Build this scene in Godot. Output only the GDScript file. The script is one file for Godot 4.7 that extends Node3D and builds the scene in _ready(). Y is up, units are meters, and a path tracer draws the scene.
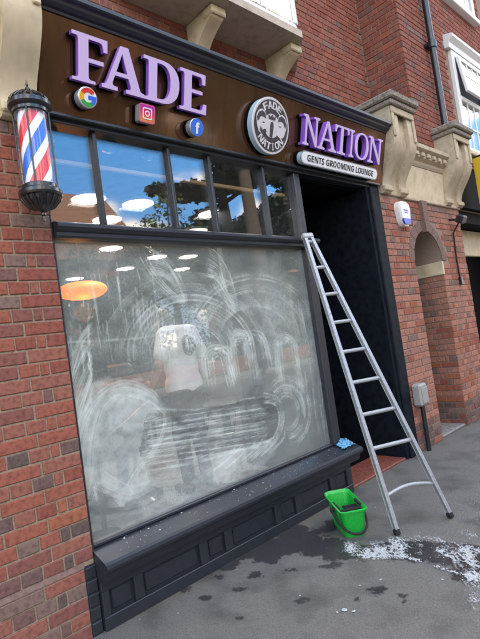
extends Node3D
# A barber's shopfront in a brick terrace, the big window half washed. Metres, y up; facade plane z = 0, street towards +z, x to the right along the facade.

const CAM_POS := Vector3(0.0, 1.495, 2.698)
const FOCAL := 490.0          # in pixels of the 480 x 639 photograph
var cam_r: Vector3
var cam_u: Vector3
var cam_f: Vector3
var rng := RandomNumberGenerator.new()
var M := {}
var used := {}

# ------------------------------------------------------------------ mesh builder
class MB:
	var v := PackedVector3Array()
	var n := PackedVector3Array()
	var uv := PackedVector2Array()
	var col := PackedColorArray()
	var idx := PackedInt32Array()
	var tint := Color.WHITE

	func vert(p: Vector3, nn: Vector3, t := Vector2.ZERO) -> int:
		v.append(p); n.append(nn); uv.append(t); col.append(tint)
		return v.size() - 1

	func tri_i(a: int, b: int, c: int) -> void:
		idx.append(a); idx.append(c); idx.append(b)

	func tri(a: Vector3, b: Vector3, c: Vector3) -> void:
		var nn := (b - a).cross(c - a).normalized()
		tri_i(vert(a, nn), vert(b, nn), vert(c, nn))

	func quad(a: Vector3, b: Vector3, c: Vector3, d: Vector3) -> void:
		var nn := (c - a).cross(d - b).normalized()
		var i := vert(a, nn, Vector2(0, 1)); vert(b, nn, Vector2(1, 1)); vert(c, nn, Vector2(1, 0)); vert(d, nn, Vector2(0, 0))
		tri_i(i, i + 1, i + 2); tri_i(i, i + 2, i + 3)

	func box(lo: Vector3, hi: Vector3) -> void:
		obox((lo + hi) * 0.5, hi - lo, Basis.IDENTITY)

	func obox(c: Vector3, s: Vector3, b: Basis) -> void:
		var p := []
		for k in 8:
			p.append(c + b * Vector3((0.5 if k & 1 else -0.5) * s.x, (0.5 if k & 2 else -0.5) * s.y, (0.5 if k & 4 else -0.5) * s.z))
		quad(p[4], p[5], p[7], p[6]); quad(p[1], p[0], p[2], p[3])
		quad(p[5], p[1], p[3], p[7]); quad(p[0], p[4], p[6], p[2])
		quad(p[6], p[7], p[3], p[2]); quad(p[0], p[1], p[5], p[4])

	func bbox(lo: Vector3, hi: Vector3, bev := 0.006) -> void:
		bobox((lo + hi) * 0.5, hi - lo, bev, Basis.IDENTITY)

	func bobox(c: Vector3, s: Vector3, bev: float, b: Basis) -> void:   # chamfered box
		var h := s * 0.5
		bev = minf(bev, 0.45 * minf(s.x, minf(s.y, s.z)))
		var P := func(sx: float, sy: float, sz: float, ax: int) -> Vector3:
			var q := Vector3(sx * (h.x - (0.0 if ax == 0 else bev)), sy * (h.y - (0.0 if ax == 1 else bev)), sz * (h.z - (0.0 if ax == 2 else bev)))
			return c + b * q
		for ax in 3:
			for s1 in [-1.0, 1.0]:
				var r := []
				for k in [[-1, -1], [1, -1], [1, 1], [-1, 1]]:
					var q := Vector3.ZERO
					q[ax] = s1; q[(ax + 1) % 3] = k[0]; q[(ax + 2) % 3] = k[1]
					r.append(P.call(q.x, q.y, q.z, ax))
				if s1 > 0: quad(r[0], r[1], r[2], r[3])
				else: quad(r[3], r[2], r[1], r[0])
		for ax in 3:
			var a1 := (ax + 1) % 3
			var a2 := (ax + 2) % 3
			for s1 in [-1.0, 1.0]:
				for s2 in [-1.0, 1.0]:
					var q0 := Vector3.ZERO; q0[ax] = -1; q0[a1] = s1; q0[a2] = s2
					var q1 := q0; q1[ax] = 1
					var a: Vector3 = P.call(q0.x, q0.y, q0.z, a1)
					var bb: Vector3 = P.call(q1.x, q1.y, q1.z, a1)
					var cc: Vector3 = P.call(q1.x, q1.y, q1.z, a2)
					var d: Vector3 = P.call(q0.x, q0.y, q0.z, a2)
					if s1 * s2 > 0: quad(a, bb, cc, d)
					else: quad(d, cc, bb, a)
		for sx in [-1.0, 1.0]:
			for sy in [-1.0, 1.0]:
				for sz in [-1.0, 1.0]:
					var a: Vector3 = P.call(sx, sy, sz, 0)
					var bb: Vector3 = P.call(sx, sy, sz, 1)
					var cc: Vector3 = P.call(sx, sy, sz, 2)
					if sx * sy * sz > 0: tri(a, bb, cc)
					else: tri(c if false else a, cc, bb)

	func tube(pts: Array, rad: Variant, seg := 10, caps := true) -> void:
		var m := pts.size()
		var prev := Vector3.ZERO
		var rings := []
		for i in m:
			var p: Vector3 = pts[i]
			var t: Vector3 = ((pts[mini(i + 1, m - 1)] as Vector3) - (pts[maxi(i - 1, 0)] as Vector3)).normalized()
			var side := prev
			if i == 0:
				side = t.cross(Vector3.UP if absf(t.y) < 0.9 else Vector3.RIGHT).normalized()
			else:
				side = (side - t * side.dot(t)).normalized()
			prev = side
			var up := t.cross(side)
			var r: float = rad[i] if rad is Array else rad
			var ring := []
			for k in seg + 1:
				var a := TAU * k / seg
				var nn := side * cos(a) + up * sin(a)
				ring.append(vert(p + nn * r, nn, Vector2(float(k) / seg, float(i) / maxi(1, m - 1))))
			rings.append(ring)
		for i in m - 1:
			for k in seg:
				tri_i(rings[i][k], rings[i][k + 1], rings[i + 1][k + 1]); tri_i(rings[i][k], rings[i + 1][k + 1], rings[i + 1][k])
		if caps:
			for e in [0, m - 1]:
				var t: Vector3 = ((pts[1] as Vector3) - (pts[0] as Vector3)).normalized() if e == 0 else ((pts[m - 1] as Vector3) - (pts[m - 2] as Vector3)).normalized()
				if e == 0: t = -t
				var c := vert(pts[e], t)
				var ids := []
				for k in seg: ids.append(vert(v[rings[e][k]], t))
				for k in seg:
					if e == 0: tri_i(c, ids[(k + 1) % seg], ids[k])
					else: tri_i(c, ids[k], ids[(k + 1) % seg])

	func lathe(prof: Array, seg := 24, xf := Transform3D.IDENTITY) -> void:   # prof of Vector2(radius, height), bottom to top, outside
		for i in prof.size() - 1:
			var a: Vector2 = prof[i]
			var b: Vector2 = prof[i + 1]
			var d := (b - a).normalized()
			var base := v.size()
			for k in seg + 1:
				var an := TAU * k / seg
				var rad := Vector3(cos(an), 0, sin(an))
				var nn := (xf.basis * (rad * d.y + Vector3(0, -d.x, 0))).normalized()
				vert(xf * (rad * a.x + Vector3(0, a.y, 0)), nn, Vector2(float(k) / seg, 1.0 - float(i) / (prof.size() - 1)))
				vert(xf * (rad * b.x + Vector3(0, b.y, 0)), nn, Vector2(float(k) / seg, 1.0 - float(i + 1) / (prof.size() - 1)))
			for k in seg:
				var j := base + k * 2
				tri_i(j, j + 1, j + 3); tri_i(j, j + 3, j + 2)

	# polygon in the local xy plane pushed from z0 to z1, then placed by xf
	func prism(poly: PackedVector2Array, z0: float, z1: float, xf := Transform3D.IDENTITY, smooth_sides := false) -> void:
		if Geometry2D.is_polygon_clockwise(poly):
			poly = poly.duplicate(); poly.reverse()
		var t := Geometry2D.triangulate_polygon(poly)
		for s in [0, 1]:
			var nn := (xf.basis * Vector3(0, 0, 1 if s == 1 else -1)).normalized()
			var base := v.size()
			for p in poly: vert(xf * Vector3(p.x, p.y, z1 if s == 1 else z0), nn, p)
			for k in range(0, t.size(), 3):
				var a := poly[t[k]]; var b := poly[t[k + 1]]; var c := poly[t[k + 2]]
				var ccw := (b - a).cross(c - a) > 0
				if ccw == (s == 1): tri_i(base + t[k], base + t[k + 1], base + t[k + 2])
				else: tri_i(base + t[k], base + t[k + 2], base + t[k + 1])
		for i in poly.size():
			var a := poly[i]
			var b := poly[(i + 1) % poly.size()]
			var A0 := xf * Vector3(a.x, a.y, z0); var B0 := xf * Vector3(b.x, b.y, z0)
			var A1 := xf * Vector3(a.x, a.y, z1); var B1 := xf * Vector3(b.x, b.y, z1)
			if not smooth_sides:
				quad(A0, B0, B1, A1)
			else:
				var pa := poly[(i - 1 + poly.size()) % poly.size()]
				var nb := poly[(i + 2) % poly.size()]
				var ta := (b - pa).normalized(); var tb := (nb - a).normalized()
				var na := (xf.basis * Vector3(ta.y, -ta.x, 0)).normalized(); var nbn := (xf.basis * Vector3(tb.y, -tb.x, 0)).normalized()
				var i0 := vert(A0, na); vert(B0, nbn); vert(B1, nbn); vert(A1, na)
				tri_i(i0, i0 + 1, i0 + 2); tri_i(i0, i0 + 2, i0 + 3)

	# profile of Vector2(z, y) run along x
	func run_x(prof: PackedVector2Array, x0: float, x1: float, smooth := false) -> void:
		var turned := PackedVector2Array()
		for q in prof: turned.append(Vector2(-q.x, q.y))
		prism(turned, x0, x1, Transform3D(Basis(Vector3(0, 0, -1), Vector3(0, 1, 0), Vector3(1, 0, 0)), Vector3.ZERO), smooth)

	func commit() -> ArrayMesh:
		var a := []
		a.resize(Mesh.ARRAY_MAX)
		a[Mesh.ARRAY_VERTEX] = v; a[Mesh.ARRAY_NORMAL] = n; a[Mesh.ARRAY_TEX_UV] = uv; a[Mesh.ARRAY_COLOR] = col; a[Mesh.ARRAY_INDEX] = idx
		var m := ArrayMesh.new()
		m.add_surface_from_arrays(Mesh.PRIMITIVE_TRIANGLES, a)
		return m

# ------------------------------------------------------------------ nodes
func numbered(called: String) -> String:
	var k: int = used.get(called, 0)
	used[called] = k + 1
	return called if k == 0 else "%s_%03d" % [called, k]

func thing(called: String, label: String, category: String, at := Vector3.ZERO, group := "") -> Node3D:
	var o := Node3D.new()
	o.name = numbered(called)
	add_child(o)
	o.position = at
	o.set_meta("label", label); o.set_meta("category", category)
	if group: o.set_meta("group", group)
	return o

func part(called: String, mesh: Mesh, mat: Material, parent: Node, at := Vector3.ZERO) -> MeshInstance3D:
	var o := MeshInstance3D.new()
	o.name = called
	o.mesh = mesh
	o.material_override = mat
	o.position = at
	parent.add_child(o, true)
	return o

func solo(called: String, mesh: Mesh, mat: Material, label: String, category: String, at := Vector3.ZERO, group := "") -> MeshInstance3D:
	var o := part(numbered(called), mesh, mat, self, at)
	o.set_meta("label", label); o.set_meta("category", category)
	if group: o.set_meta("group", group)
	return o

func structure(called: String, mesh: Mesh, mat: Material, at := Vector3.ZERO) -> MeshInstance3D:
	var o := part(called, mesh, mat, self, at)
	o.set_meta("kind", "structure")
	return o

func mb_box(lo: Vector3, hi: Vector3, bev := 0.0) -> ArrayMesh:
	var m := MB.new()
	if bev > 0: m.bbox(lo, hi, bev)
	else: m.box(lo, hi)
	return m.commit()

# ------------------------------------------------------------------ camera maths
func set_axes(yaw: float, pitch: float, roll: float) -> void:
	cam_f = Vector3(sin(yaw) * cos(pitch), sin(pitch), -cos(yaw) * cos(pitch))
	var r := Vector3(cos(yaw), 0, sin(yaw))
	var u := r.cross(cam_f)
	cam_r = r * cos(roll) + u * sin(roll)
	cam_u = -r * sin(roll) + u * cos(roll)

func on(px: float, py: float, axis: int, val: float) -> Vector3:   # where the line of sight of a photo pixel meets a plane
	var d := cam_f + cam_r * ((px - 240.0) / FOCAL) - cam_u * ((py - 319.5) / FOCAL)
	return CAM_POS + d * ((val - CAM_POS[axis]) / d[axis])

# ------------------------------------------------------------------ materials
func lin(r: float, g: float, b: float) -> Color:
	return Color(r, g, b).linear_to_srgb()

func noise_tex(seed_: int, freq: float, ramp: Array, size := 256, kind := FastNoiseLite.TYPE_SIMPLEX_SMOOTH, octaves := 4) -> NoiseTexture2D:
	var n := FastNoiseLite.new()
	n.seed = seed_; n.frequency = freq; n.noise_type = kind; n.fractal_octaves = octaves
	var t := NoiseTexture2D.new()
	t.width = size; t.height = size; t.seamless = true; t.noise = n
	var g := Gradient.new()
	var off := PackedFloat32Array(); var cols := PackedColorArray()
	for r in ramp:
		off.append(r[0]); cols.append(r[1])
	g.offsets = off; g.colors = cols
	t.color_ramp = g
	return t

func grey(x: float) -> Color:
	return Color(x, x, x)

func mat(c: Color, rough := 0.6, metal := 0.0) -> StandardMaterial3D:
	var m := StandardMaterial3D.new()
	m.albedo_color = c; m.roughness = rough; m.metallic = metal
	return m

func tri_tex(m: StandardMaterial3D, tex: Texture2D, scale: float, bump: Texture2D = null, cm := 0.0) -> StandardMaterial3D:
	m.albedo_texture = tex
	m.uv1_triplanar = true; m.uv1_world_triplanar = true
	m.uv1_scale = Vector3.ONE * scale
	if bump:
		m.heightmap_enabled = true; m.heightmap_texture = bump; m.heightmap_scale = cm
	return m

func make_materials() -> void:
	var fine := noise_tex(3, 0.035, [[0.0, grey(0.74)], [0.42, grey(0.92)], [0.6, grey(0.98)], [1.0, grey(1.0)]])
	var soft := noise_tex(6, 0.012, [[0.0, grey(0.84)], [0.4, grey(0.95)], [0.7, grey(1.0)], [1.0, grey(0.92)]], 512, FastNoiseLite.TYPE_SIMPLEX_SMOOTH, 5)
	M.soft = soft
	var blot := noise_tex(5, 0.018, [[0.0, grey(0.6)], [0.4, grey(0.85)], [0.7, grey(1.0)], [1.0, grey(0.8)]], 512, FastNoiseLite.TYPE_SIMPLEX_SMOOTH, 6)
	var grain := noise_tex(9, 0.12, [[0.0, grey(0.0)], [1.0, grey(1.0)]])
	M.fine = fine; M.blot = blot; M.grain = grain
	# brick tones: linear base colours
	var tones := [[0.30, 0.092, 0.056], [0.255, 0.074, 0.048], [0.38, 0.165, 0.11], [0.22, 0.080, 0.062], [0.32, 0.15, 0.11], [0.32, 0.108, 0.055], [0.175, 0.088, 0.075], [0.15, 0.088, 0.075], [0.122, 0.080, 0.068], [0.20, 0.125, 0.10], [0.28, 0.102, 0.068]]
	M.brick = []
	for t in tones:
		M.brick.append(tri_tex(mat(lin(t[0], t[1], t[2]), 0.92), fine, 3.0, grain, 0.06))
	M.brick_joined = tri_tex(mat(Color.WHITE, 0.92), fine, 3.0, grain, 0.06)
	M.brick_joined.vertex_color_use_as_albedo = true
	M.tones = tones
	M.mortar = tri_tex(mat(lin(0.37, 0.285, 0.20), 0.95), fine, 6.0, grain, 0.2)
	M.mortar_grey = tri_tex(mat(lin(0.30, 0.222, 0.17), 0.95), fine, 6.0, grain, 0.2)
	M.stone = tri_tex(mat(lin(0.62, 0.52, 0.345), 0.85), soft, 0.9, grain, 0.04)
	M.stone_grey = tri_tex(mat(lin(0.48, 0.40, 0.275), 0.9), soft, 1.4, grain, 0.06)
	M.stone_top = tri_tex(mat(lin(0.29, 0.25, 0.20), 0.95), blot, 2.4, grain, 0.08)
	M.paint = tri_tex(mat(lin(0.023, 0.027, 0.034), 0.36), soft, 2.0, grain, 0.03)
	M.navy = tri_tex(mat(lin(0.010, 0.014, 0.020), 0.6), blot, 1.0)
	M.navy.metallic_specular = 0.22
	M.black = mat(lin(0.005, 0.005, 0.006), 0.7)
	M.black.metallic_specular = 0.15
	M.fascia = tri_tex(mat(lin(0.165, 0.082, 0.042), 0.13), soft, 1.0)
	var wavy := noise_tex(41, 0.03, [[0.0, grey(0.0)], [1.0, grey(1.0)]], 256, FastNoiseLite.TYPE_SIMPLEX_SMOOTH, 3)
	M.fascia.heightmap_enabled = true; M.fascia.heightmap_texture = wavy; M.fascia.heightmap_scale = 0.035
	M.fascia.uv1_scale = Vector3(1.6, 0.22, 1.6)
	M.fascia.metallic = 0.65
	M.fascia.clearcoat_enabled = true; M.fascia.clearcoat = 0.35; M.fascia.clearcoat_roughness = 0.06
	M.glass = mat(Color(0.80, 0.90, 0.86, 0.002), 0.0)
	M.glass.transparency = BaseMaterial3D.TRANSPARENCY_ALPHA
	M.clear = mat(Color(1, 1, 1, 0.02), 0.0, 0.0)
	M.clear.transparency = BaseMaterial3D.TRANSPARENCY_ALPHA
	M.white = mat(lin(0.72, 0.72, 0.72), 0.4)
	M.upvc = mat(lin(0.70, 0.70, 0.69), 0.35)
	M.upvc_dull = tri_tex(mat(lin(0.46, 0.39, 0.30), 0.7), soft, 1.2)
	M.lilac = mat(lin(0.55, 0.42, 0.68), 0.35)
	M.purple = mat(lin(0.26, 0.09, 0.56), 0.3)
	M.pale_blue = mat(lin(0.36, 0.52, 0.62), 0.3)
	M.steel = mat(lin(0.45, 0.50, 0.55), 0.25, 0.6)
	M.alu = tri_tex(mat(lin(0.42, 0.43, 0.43), 0.42, 0.6), fine, 5.0)
	M.alu_worn = tri_tex(mat(lin(0.45, 0.46, 0.46), 0.5, 0.4), fine, 9.0)
	M.iron = mat(lin(0.012, 0.013, 0.016), 0.28)
	M.iron.clearcoat_enabled = true; M.iron.clearcoat = 0.5; M.iron.clearcoat_roughness = 0.1
	M.rubber = mat(lin(0.01, 0.01, 0.01), 0.8)
	M.green = tri_tex(mat(lin(0.012, 0.42, 0.045), 0.35), fine, 7.0)
	M.soap = mat(lin(0.46, 0.46, 0.45), 0.5)
	M.soap.subsurf_scatter_enabled = true; M.soap.subsurf_scatter_strength = 0.3
	M.yellow = mat(lin(0.70, 0.47, 0.02), 0.4)
	M.tan = mat(lin(0.42, 0.27, 0.12), 0.6)
	M.red_tile = tri_tex(mat(lin(0.26, 0.075, 0.05), 0.6), blot, 2.0, grain, 0.1)
	M.blue_cloth = tri_tex(mat(lin(0.16, 0.42, 0.62), 0.9), fine, 20.0)

# ------------------------------------------------------------------ bricks
var brick_meshes := {}
func brick_mesh(length: float, variant: int) -> ArrayMesh:
	var key := [roundi(length * 1000), variant]
	if brick_meshes.has(key): return brick_meshes[key]
	var m := MB.new()
	var r := RandomNumberGenerator.new(); r.seed = 77 + variant * 13 + key[0]
	var hl := length * 0.5; var hh := 0.0325; var c := 0.004
	# front with a small chamfer and slightly uneven corners, sides going back 30 mm; local x along the wall, z outwards
	var o := []; var i2 := []
	for k in [[-1, -1], [1, -1], [1, 1], [-1, 1]]:
		var j := Vector2(r.randf_range(-0.0025, 0.0015), r.randf_range(-0.002, 0.0015))
		o.append(Vector3(k[0] * (hl + j.x), k[1] * (hh + j.y), -c)); i2.append(Vector3(k[0] * (hl + j.x - c), k[1] * (hh + j.y - c), r.randf_range(-0.0012, 0.0012)))
	m.quad(i2[0], i2[1], i2[2], i2[3])
	for k in 4:
		var q := (k + 1) % 4
		m.quad(o[k], o[q], i2[q], i2[k])
		m.quad(o[k] + Vector3(0, 0, -0.03), o[q] + Vector3(0, 0, -0.03), o[q], o[k])
	brick_meshes[key] = m.commit()
	return brick_meshes[key]

# [start, length] of the bricks of one course in English bond, counted from the end at 0
func course_bricks(width: float, k: int, from_end := true) -> Array:
	var out := []
	var x := 0.0
	if k % 2 == 0:
		while x < width - 0.03:
			var l := minf(0.215, width - x); out.append([x, l]); x += 0.225
	else:
		var first := [0.1025, 0.046]
		var i := 0
		while x < width - 0.03:
			var l: float = first[i] if i < 2 else 0.1025
			l = minf(l, width - x); out.append([x, l]); x += l + 0.01; i += 1
	return out

func pick_tone(y: float, dark_below: float) -> int:
	var t := rng.randf()
	if dark_below == 0.3 and y > 0.3:   # the paler bricks by the door
		return [2, 4, 0, 2, 5, 4, 9, 2][rng.randi() % 8]
	if y < dark_below:
		return [6, 7, 8, 3, 9, 10][rng.randi() % 6]
	if y < 1.3:
		if t < 0.20: return [6, 7, 8, 9][rng.randi() % 4]
		return [0, 1, 0, 5, 10, 3, 10][rng.randi() % 7]
	if t < 0.10: return [6, 3, 9][rng.randi() % 3]
	return [0, 1, 10, 3, 10, 1][rng.randi() % 6]

# bricks on the face of a wall: origin at its lower end, dir along the wall, out outwards; as parts, or joined into one mesh
func lay_bricks(parent: Node, origin: Vector3, dir: Vector3, out: Vector3, width: float, y0: float, y1: float, single: bool, skip: Variant = null, dark_below := -1.0, flip := false, k0 := 0) -> void:
	var b := Basis(dir, Vector3.UP, out)
	var n := int(round((y1 - y0) / 0.075))
	var mb := MB.new()
	for k in n:
		var y := y0 + 0.075 * k + 0.0375
		for e in course_bricks(width, k + k0):
			var s: float = e[0] + e[1] * 0.5
			if flip: s = width - s
			var at := origin + dir * s + Vector3(0, y, 0)
			at.y = y
			if skip != null and skip.call(at, e[1]): continue
			var tone := pick_tone(y, dark_below)
			var proud := rng.randf_range(-0.0015, 0.002)
			if single:
				var p := part("brick", brick_mesh(e[1], rng.randi() % 3), M.brick[tone], parent, at + out * proud)
				p.basis = b
			else:
				var t: Array = M.tones[tone]
				var f := rng.randf_range(0.88, 1.08)
				mb.tint = Color(t[0] * f, t[1] * f, t[2] * f)
				var src := brick_mesh(e[1], rng.randi() % 3).surface_get_arrays(0)
				var base := mb.v.size()
				for q in src[Mesh.ARRAY_VERTEX].size():
					mb.vert(at + out * proud + b * (src[Mesh.ARRAY_VERTEX][q] as Vector3), b * (src[Mesh.ARRAY_NORMAL][q] as Vector3))
				for q in src[Mesh.ARRAY_INDEX]: mb.idx.append(base + q)
	if not single and mb.v.size():
		var p := part("brickwork", mb.commit(), M.brick_joined, parent)
		p.set_meta("kind", "stuff")

# ------------------------------------------------------------------ scene
func _ready() -> void:
	rng.seed = 20240
	set_axes(deg_to_rad(43.689), deg_to_rad(2.308), deg_to_rad(-8.151))
	var cam := Camera3D.new()
	cam.name = "camera"
	add_child(cam)
	cam.transform = Transform3D(Basis(cam_r, cam_u, -cam_f), CAM_POS)
	cam.fov = rad_to_deg(2.0 * atan(319.5 / FOCAL))
	cam.near = 0.05; cam.far = 600.0
	cam.current = true
	var env := Environment.new()
	env.background_mode = Environment.BG_SKY
	env.sky = Sky.new()
	env.sky.sky_material = make_sky()
	env.background_energy_multiplier = 1.0
	env.tonemap_mode = Environment.TONE_MAPPER_LINEAR
	env.tonemap_exposure = 3.55
	env.sdfgi_enabled = true; env.ssao_enabled = true; env.ssil_enabled = true
	var we := WorldEnvironment.new()
	we.name = "world_environment"
	we.environment = env
	add_child(we)
	var sun := DirectionalLight3D.new()
	sun.name = "sun"
	sun.light_energy = 1.5
	sun.light_color = Color(1.0, 0.95, 0.87)
	sun.light_angular_distance = 0.5
	sun.shadow_enabled = true
	add_child(sun)
	sun.look_at_from_position(Vector3(-5.0, 12.0, -10.0), Vector3.ZERO)

	make_materials()
	build_ground()
	build_building()
	build_shopfront()
	build_room()
	build_neighbour()
	build_street_opposite()
	build_signs()
	build_barber_pole()
	build_wall_fittings()
	build_ladder()
	build_bucket()
	build_cloth()
	build_person()
	build_interior_things()
	build_window_suds()
	build_suds_outside()

func make_sky() -> PanoramaSkyMaterial:
	var w := 768; var h := 384
	var img := Image.create(w, h, false, Image.FORMAT_RGBAF)
	var nz := FastNoiseLite.new()
	nz.seed = 61; nz.frequency = 2.4; nz.fractal_octaves = 5; nz.noise_type = FastNoiseLite.TYPE_SIMPLEX_SMOOTH
	for j in h:
		var el := (0.5 - (j + 0.5) / h) * PI
		var s := sin(el)
		for i in w:
			var az := TAU * (i + 0.5) / w
			var c: Color
			if s > 0.0:
				var t := pow(1.0 - s, 6.0)
				c = Color(0.09, 0.37, 0.84).lerp(Color(0.54, 0.68, 0.80), t)
				var d := Vector3(cos(az) * cos(el), s, sin(az) * cos(el))
				var p := Vector3(d.x, 0.0, d.z) / (s + 0.32)
				var q := nz.get_noise_3d(p.x, p.z, 0.0)
				var cover := smoothstep(-0.08, 0.24, q)
				c = c.lerp(Color(1.95, 1.62, 1.22), cover * 0.92)
			else:
				c = Color(0.20, 0.19, 0.17)
			img.set_pixel(i, j, c)
	var m := PanoramaSkyMaterial.new()
	m.panorama = ImageTexture.create_from_image(img)
	return m

# ------------------------------------------------------------------ ground
func build_ground() -> void:
	var asphalt_tex := noise_tex(31, 0.09, [[0.0, grey(0.68)], [0.5, grey(0.92)], [0.75, grey(1.0)], [1.0, grey(1.0)]], 512, FastNoiseLite.TYPE_SIMPLEX_SMOOTH, 6)
	var asphalt_bump := noise_tex(32, 0.25, [[0.0, grey(0.0)], [1.0, grey(1.0)]], 512, FastNoiseLite.TYPE_SIMPLEX, 3)
	var patches := noise_tex(33, 0.012, [[0.0, Color(0.55, 0.55, 0.56, 0.7)], [0.35, Color(0.75, 0.75, 0.75, 0.35)], [0.55, Color(1, 1, 1, 0.0)], [1.0, Color(1.0, 0.97, 0.93, 0.35)]], 512, FastNoiseLite.TYPE_SIMPLEX_SMOOTH, 5)
	var sp := Image.create(512, 512, false, Image.FORMAT_RGB8)
	for y in 512:
		for x in 512:
			var g := 0.86 + 0.10 * rng.randfn() * 0.7
			if rng.randf() < 0.012: g = 1.0
			if rng.randf() < 0.02: g = 0.55
			sp.set_pixel(x, y, grey(clampf(g, 0.4, 1.0)))
	var speck := ImageTexture.create_from_image(sp)
	M.pavement = tri_tex(mat(lin(0.172, 0.161, 0.140), 0.75), speck, 0.62, asphalt_bump, 0.3)
	M.pavement.detail_enabled = true; M.pavement.detail_albedo = patches; M.pavement.detail_blend_mode = BaseMaterial3D.BLEND_MODE_MUL
	M.pavement.detail_uv_layer = BaseMaterial3D.DETAIL_UV_2
	M.pavement.uv2_triplanar = true; M.pavement.uv2_world_triplanar = true; M.pavement.uv2_scale = Vector3.ONE * 0.35
	M.road = tri_tex(mat(lin(0.065, 0.064, 0.063), 0.85), asphalt_tex, 1.2, asphalt_bump, 0.3)
	M.kerb = tri_tex(mat(lin(0.26, 0.25, 0.23), 0.9), M.blot, 1.5, M.grain, 0.2)
	M.grass = tri_tex(mat(lin(0.06, 0.10, 0.03), 0.95), M.fine, 1.2, M.grain, 1.0)
	structure("pavement", mb_box(Vector3(-30, -0.12, -7.5), Vector3(60, 0.0, 3.6)), M.pavement)
	var kerb := MB.new()
	for k in 60:
		kerb.bbox(Vector3(-20 + k * 0.915, -0.13, 3.605), Vector3(-20 + k * 0.915 + 0.905, 0.002, 3.73), 0.012)
	structure("kerb", kerb.commit(), M.kerb)
	structure("road", mb_box(Vector3(-60, -0.4, 3.735), Vector3(90, -0.122, 12.0)), M.road)
	structure("far_pavement", mb_box(Vector3(-60, -0.4, 12.005), Vector3(90, 0.0, 14.0)), M.kerb)
	structure("ground", mb_box(Vector3(-300, -1.0, -300), Vector3(300, -0.41, 300)), M.grass)
	structure("lawn", mb_box(Vector3(-60, -0.4, 14.005), Vector3(90, 0.03, 80.0)), M.grass)

# ------------------------------------------------------------------ the brick building
func console_profile(back: float, deep: float) -> PackedVector2Array:
	# side outline of a stone console as (z, y): block above, S curve below
	var p := PackedVector2Array([Vector2(back, 2.88), Vector2(0.035, 2.88), Vector2(0.05, 2.895), Vector2(0.05, 2.955)])
	for k in 13:
		var t := k / 12.0
		var y := 2.965 + 0.50 * t
		var s := t * t * (3.0 - 2.0 * t)
		p.append(Vector2(0.04 + (deep - 0.04) * s + 0.028 * sin(t * PI) * t, y))
	p.append(Vector2(deep, 3.78)); p.append(Vector2(back, 3.78))
	return p

func stone_console(parent: Node, x0: float, x1: float, mt: Material) -> void:
	var o := Node3D.new()
	o.name = "stone_console"
	parent.add_child(o, true)
	var w := x1 - x0
	var rib := MB.new()
	rib.run_x(console_profile(-0.10, 0.25), x0, x0 + w * 0.30, true)
	part("scroll", rib.commit(), mt, o)
	rib = MB.new()
	rib.run_x(console_profile(-0.10, 0.25), x1 - w * 0.30, x1, true)
	part("scroll", rib.commit(), mt, o)
	var mid := MB.new()
	var pr := PackedVector2Array()
	for q in console_profile(-0.10, 0.25): pr.append(Vector2(q.x - (0.05 if q.x > 0.0 else 0.0) * clampf((q.x) / 0.06, 0.0, 1.0), q.y))
	mid.run_x(pr, x0 + w * 0.30 + 0.001, x1 - w * 0.30 - 0.001, true)
	part("groove", mid.commit(), mt, o)
	# panel frame on the block, feet and cap
	var fr := MB.new()
	var fw := 0.05
	fr.bbox(Vector3(x0 + 0.004, 3.70, 0.251), Vector3(x1 - 0.004, 3.776, 0.272), 0.006)
	fr.bbox(Vector3(x0 + 0.004, 3.44, 0.251), Vector3(x0 + fw, 3.699, 0.272), 0.006)
	fr.bbox(Vector3(x1 - fw, 3.44, 0.251), Vector3(x1 - 0.004, 3.699, 0.272), 0.006)
	part("panel_frame", fr.commit(), mt, o)
	for q in [x0, x1 - w * 0.30]:
		var ft := MB.new()
		ft.bbox(Vector3(q - 0.006, 2.90, 0.03), Vector3(q + w * 0.30 + 0.006, 2.96, 0.075), 0.01)
		part("foot", ft.commit(), mt, o)
	var cap := MB.new()
	cap.bbox(Vector3(x0 - 0.03, 3.782, -0.556), Vector3(x1 + 0.03, 3.84, 0.30), 0.012)
	cap.bbox(Vector3(x0 - 0.055, 3.842, -0.556), Vector3(x1 + 0.055, 3.92, 0.33), 0.015)
	part("cap", cap.commit(), M.stone_top, o)

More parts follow.
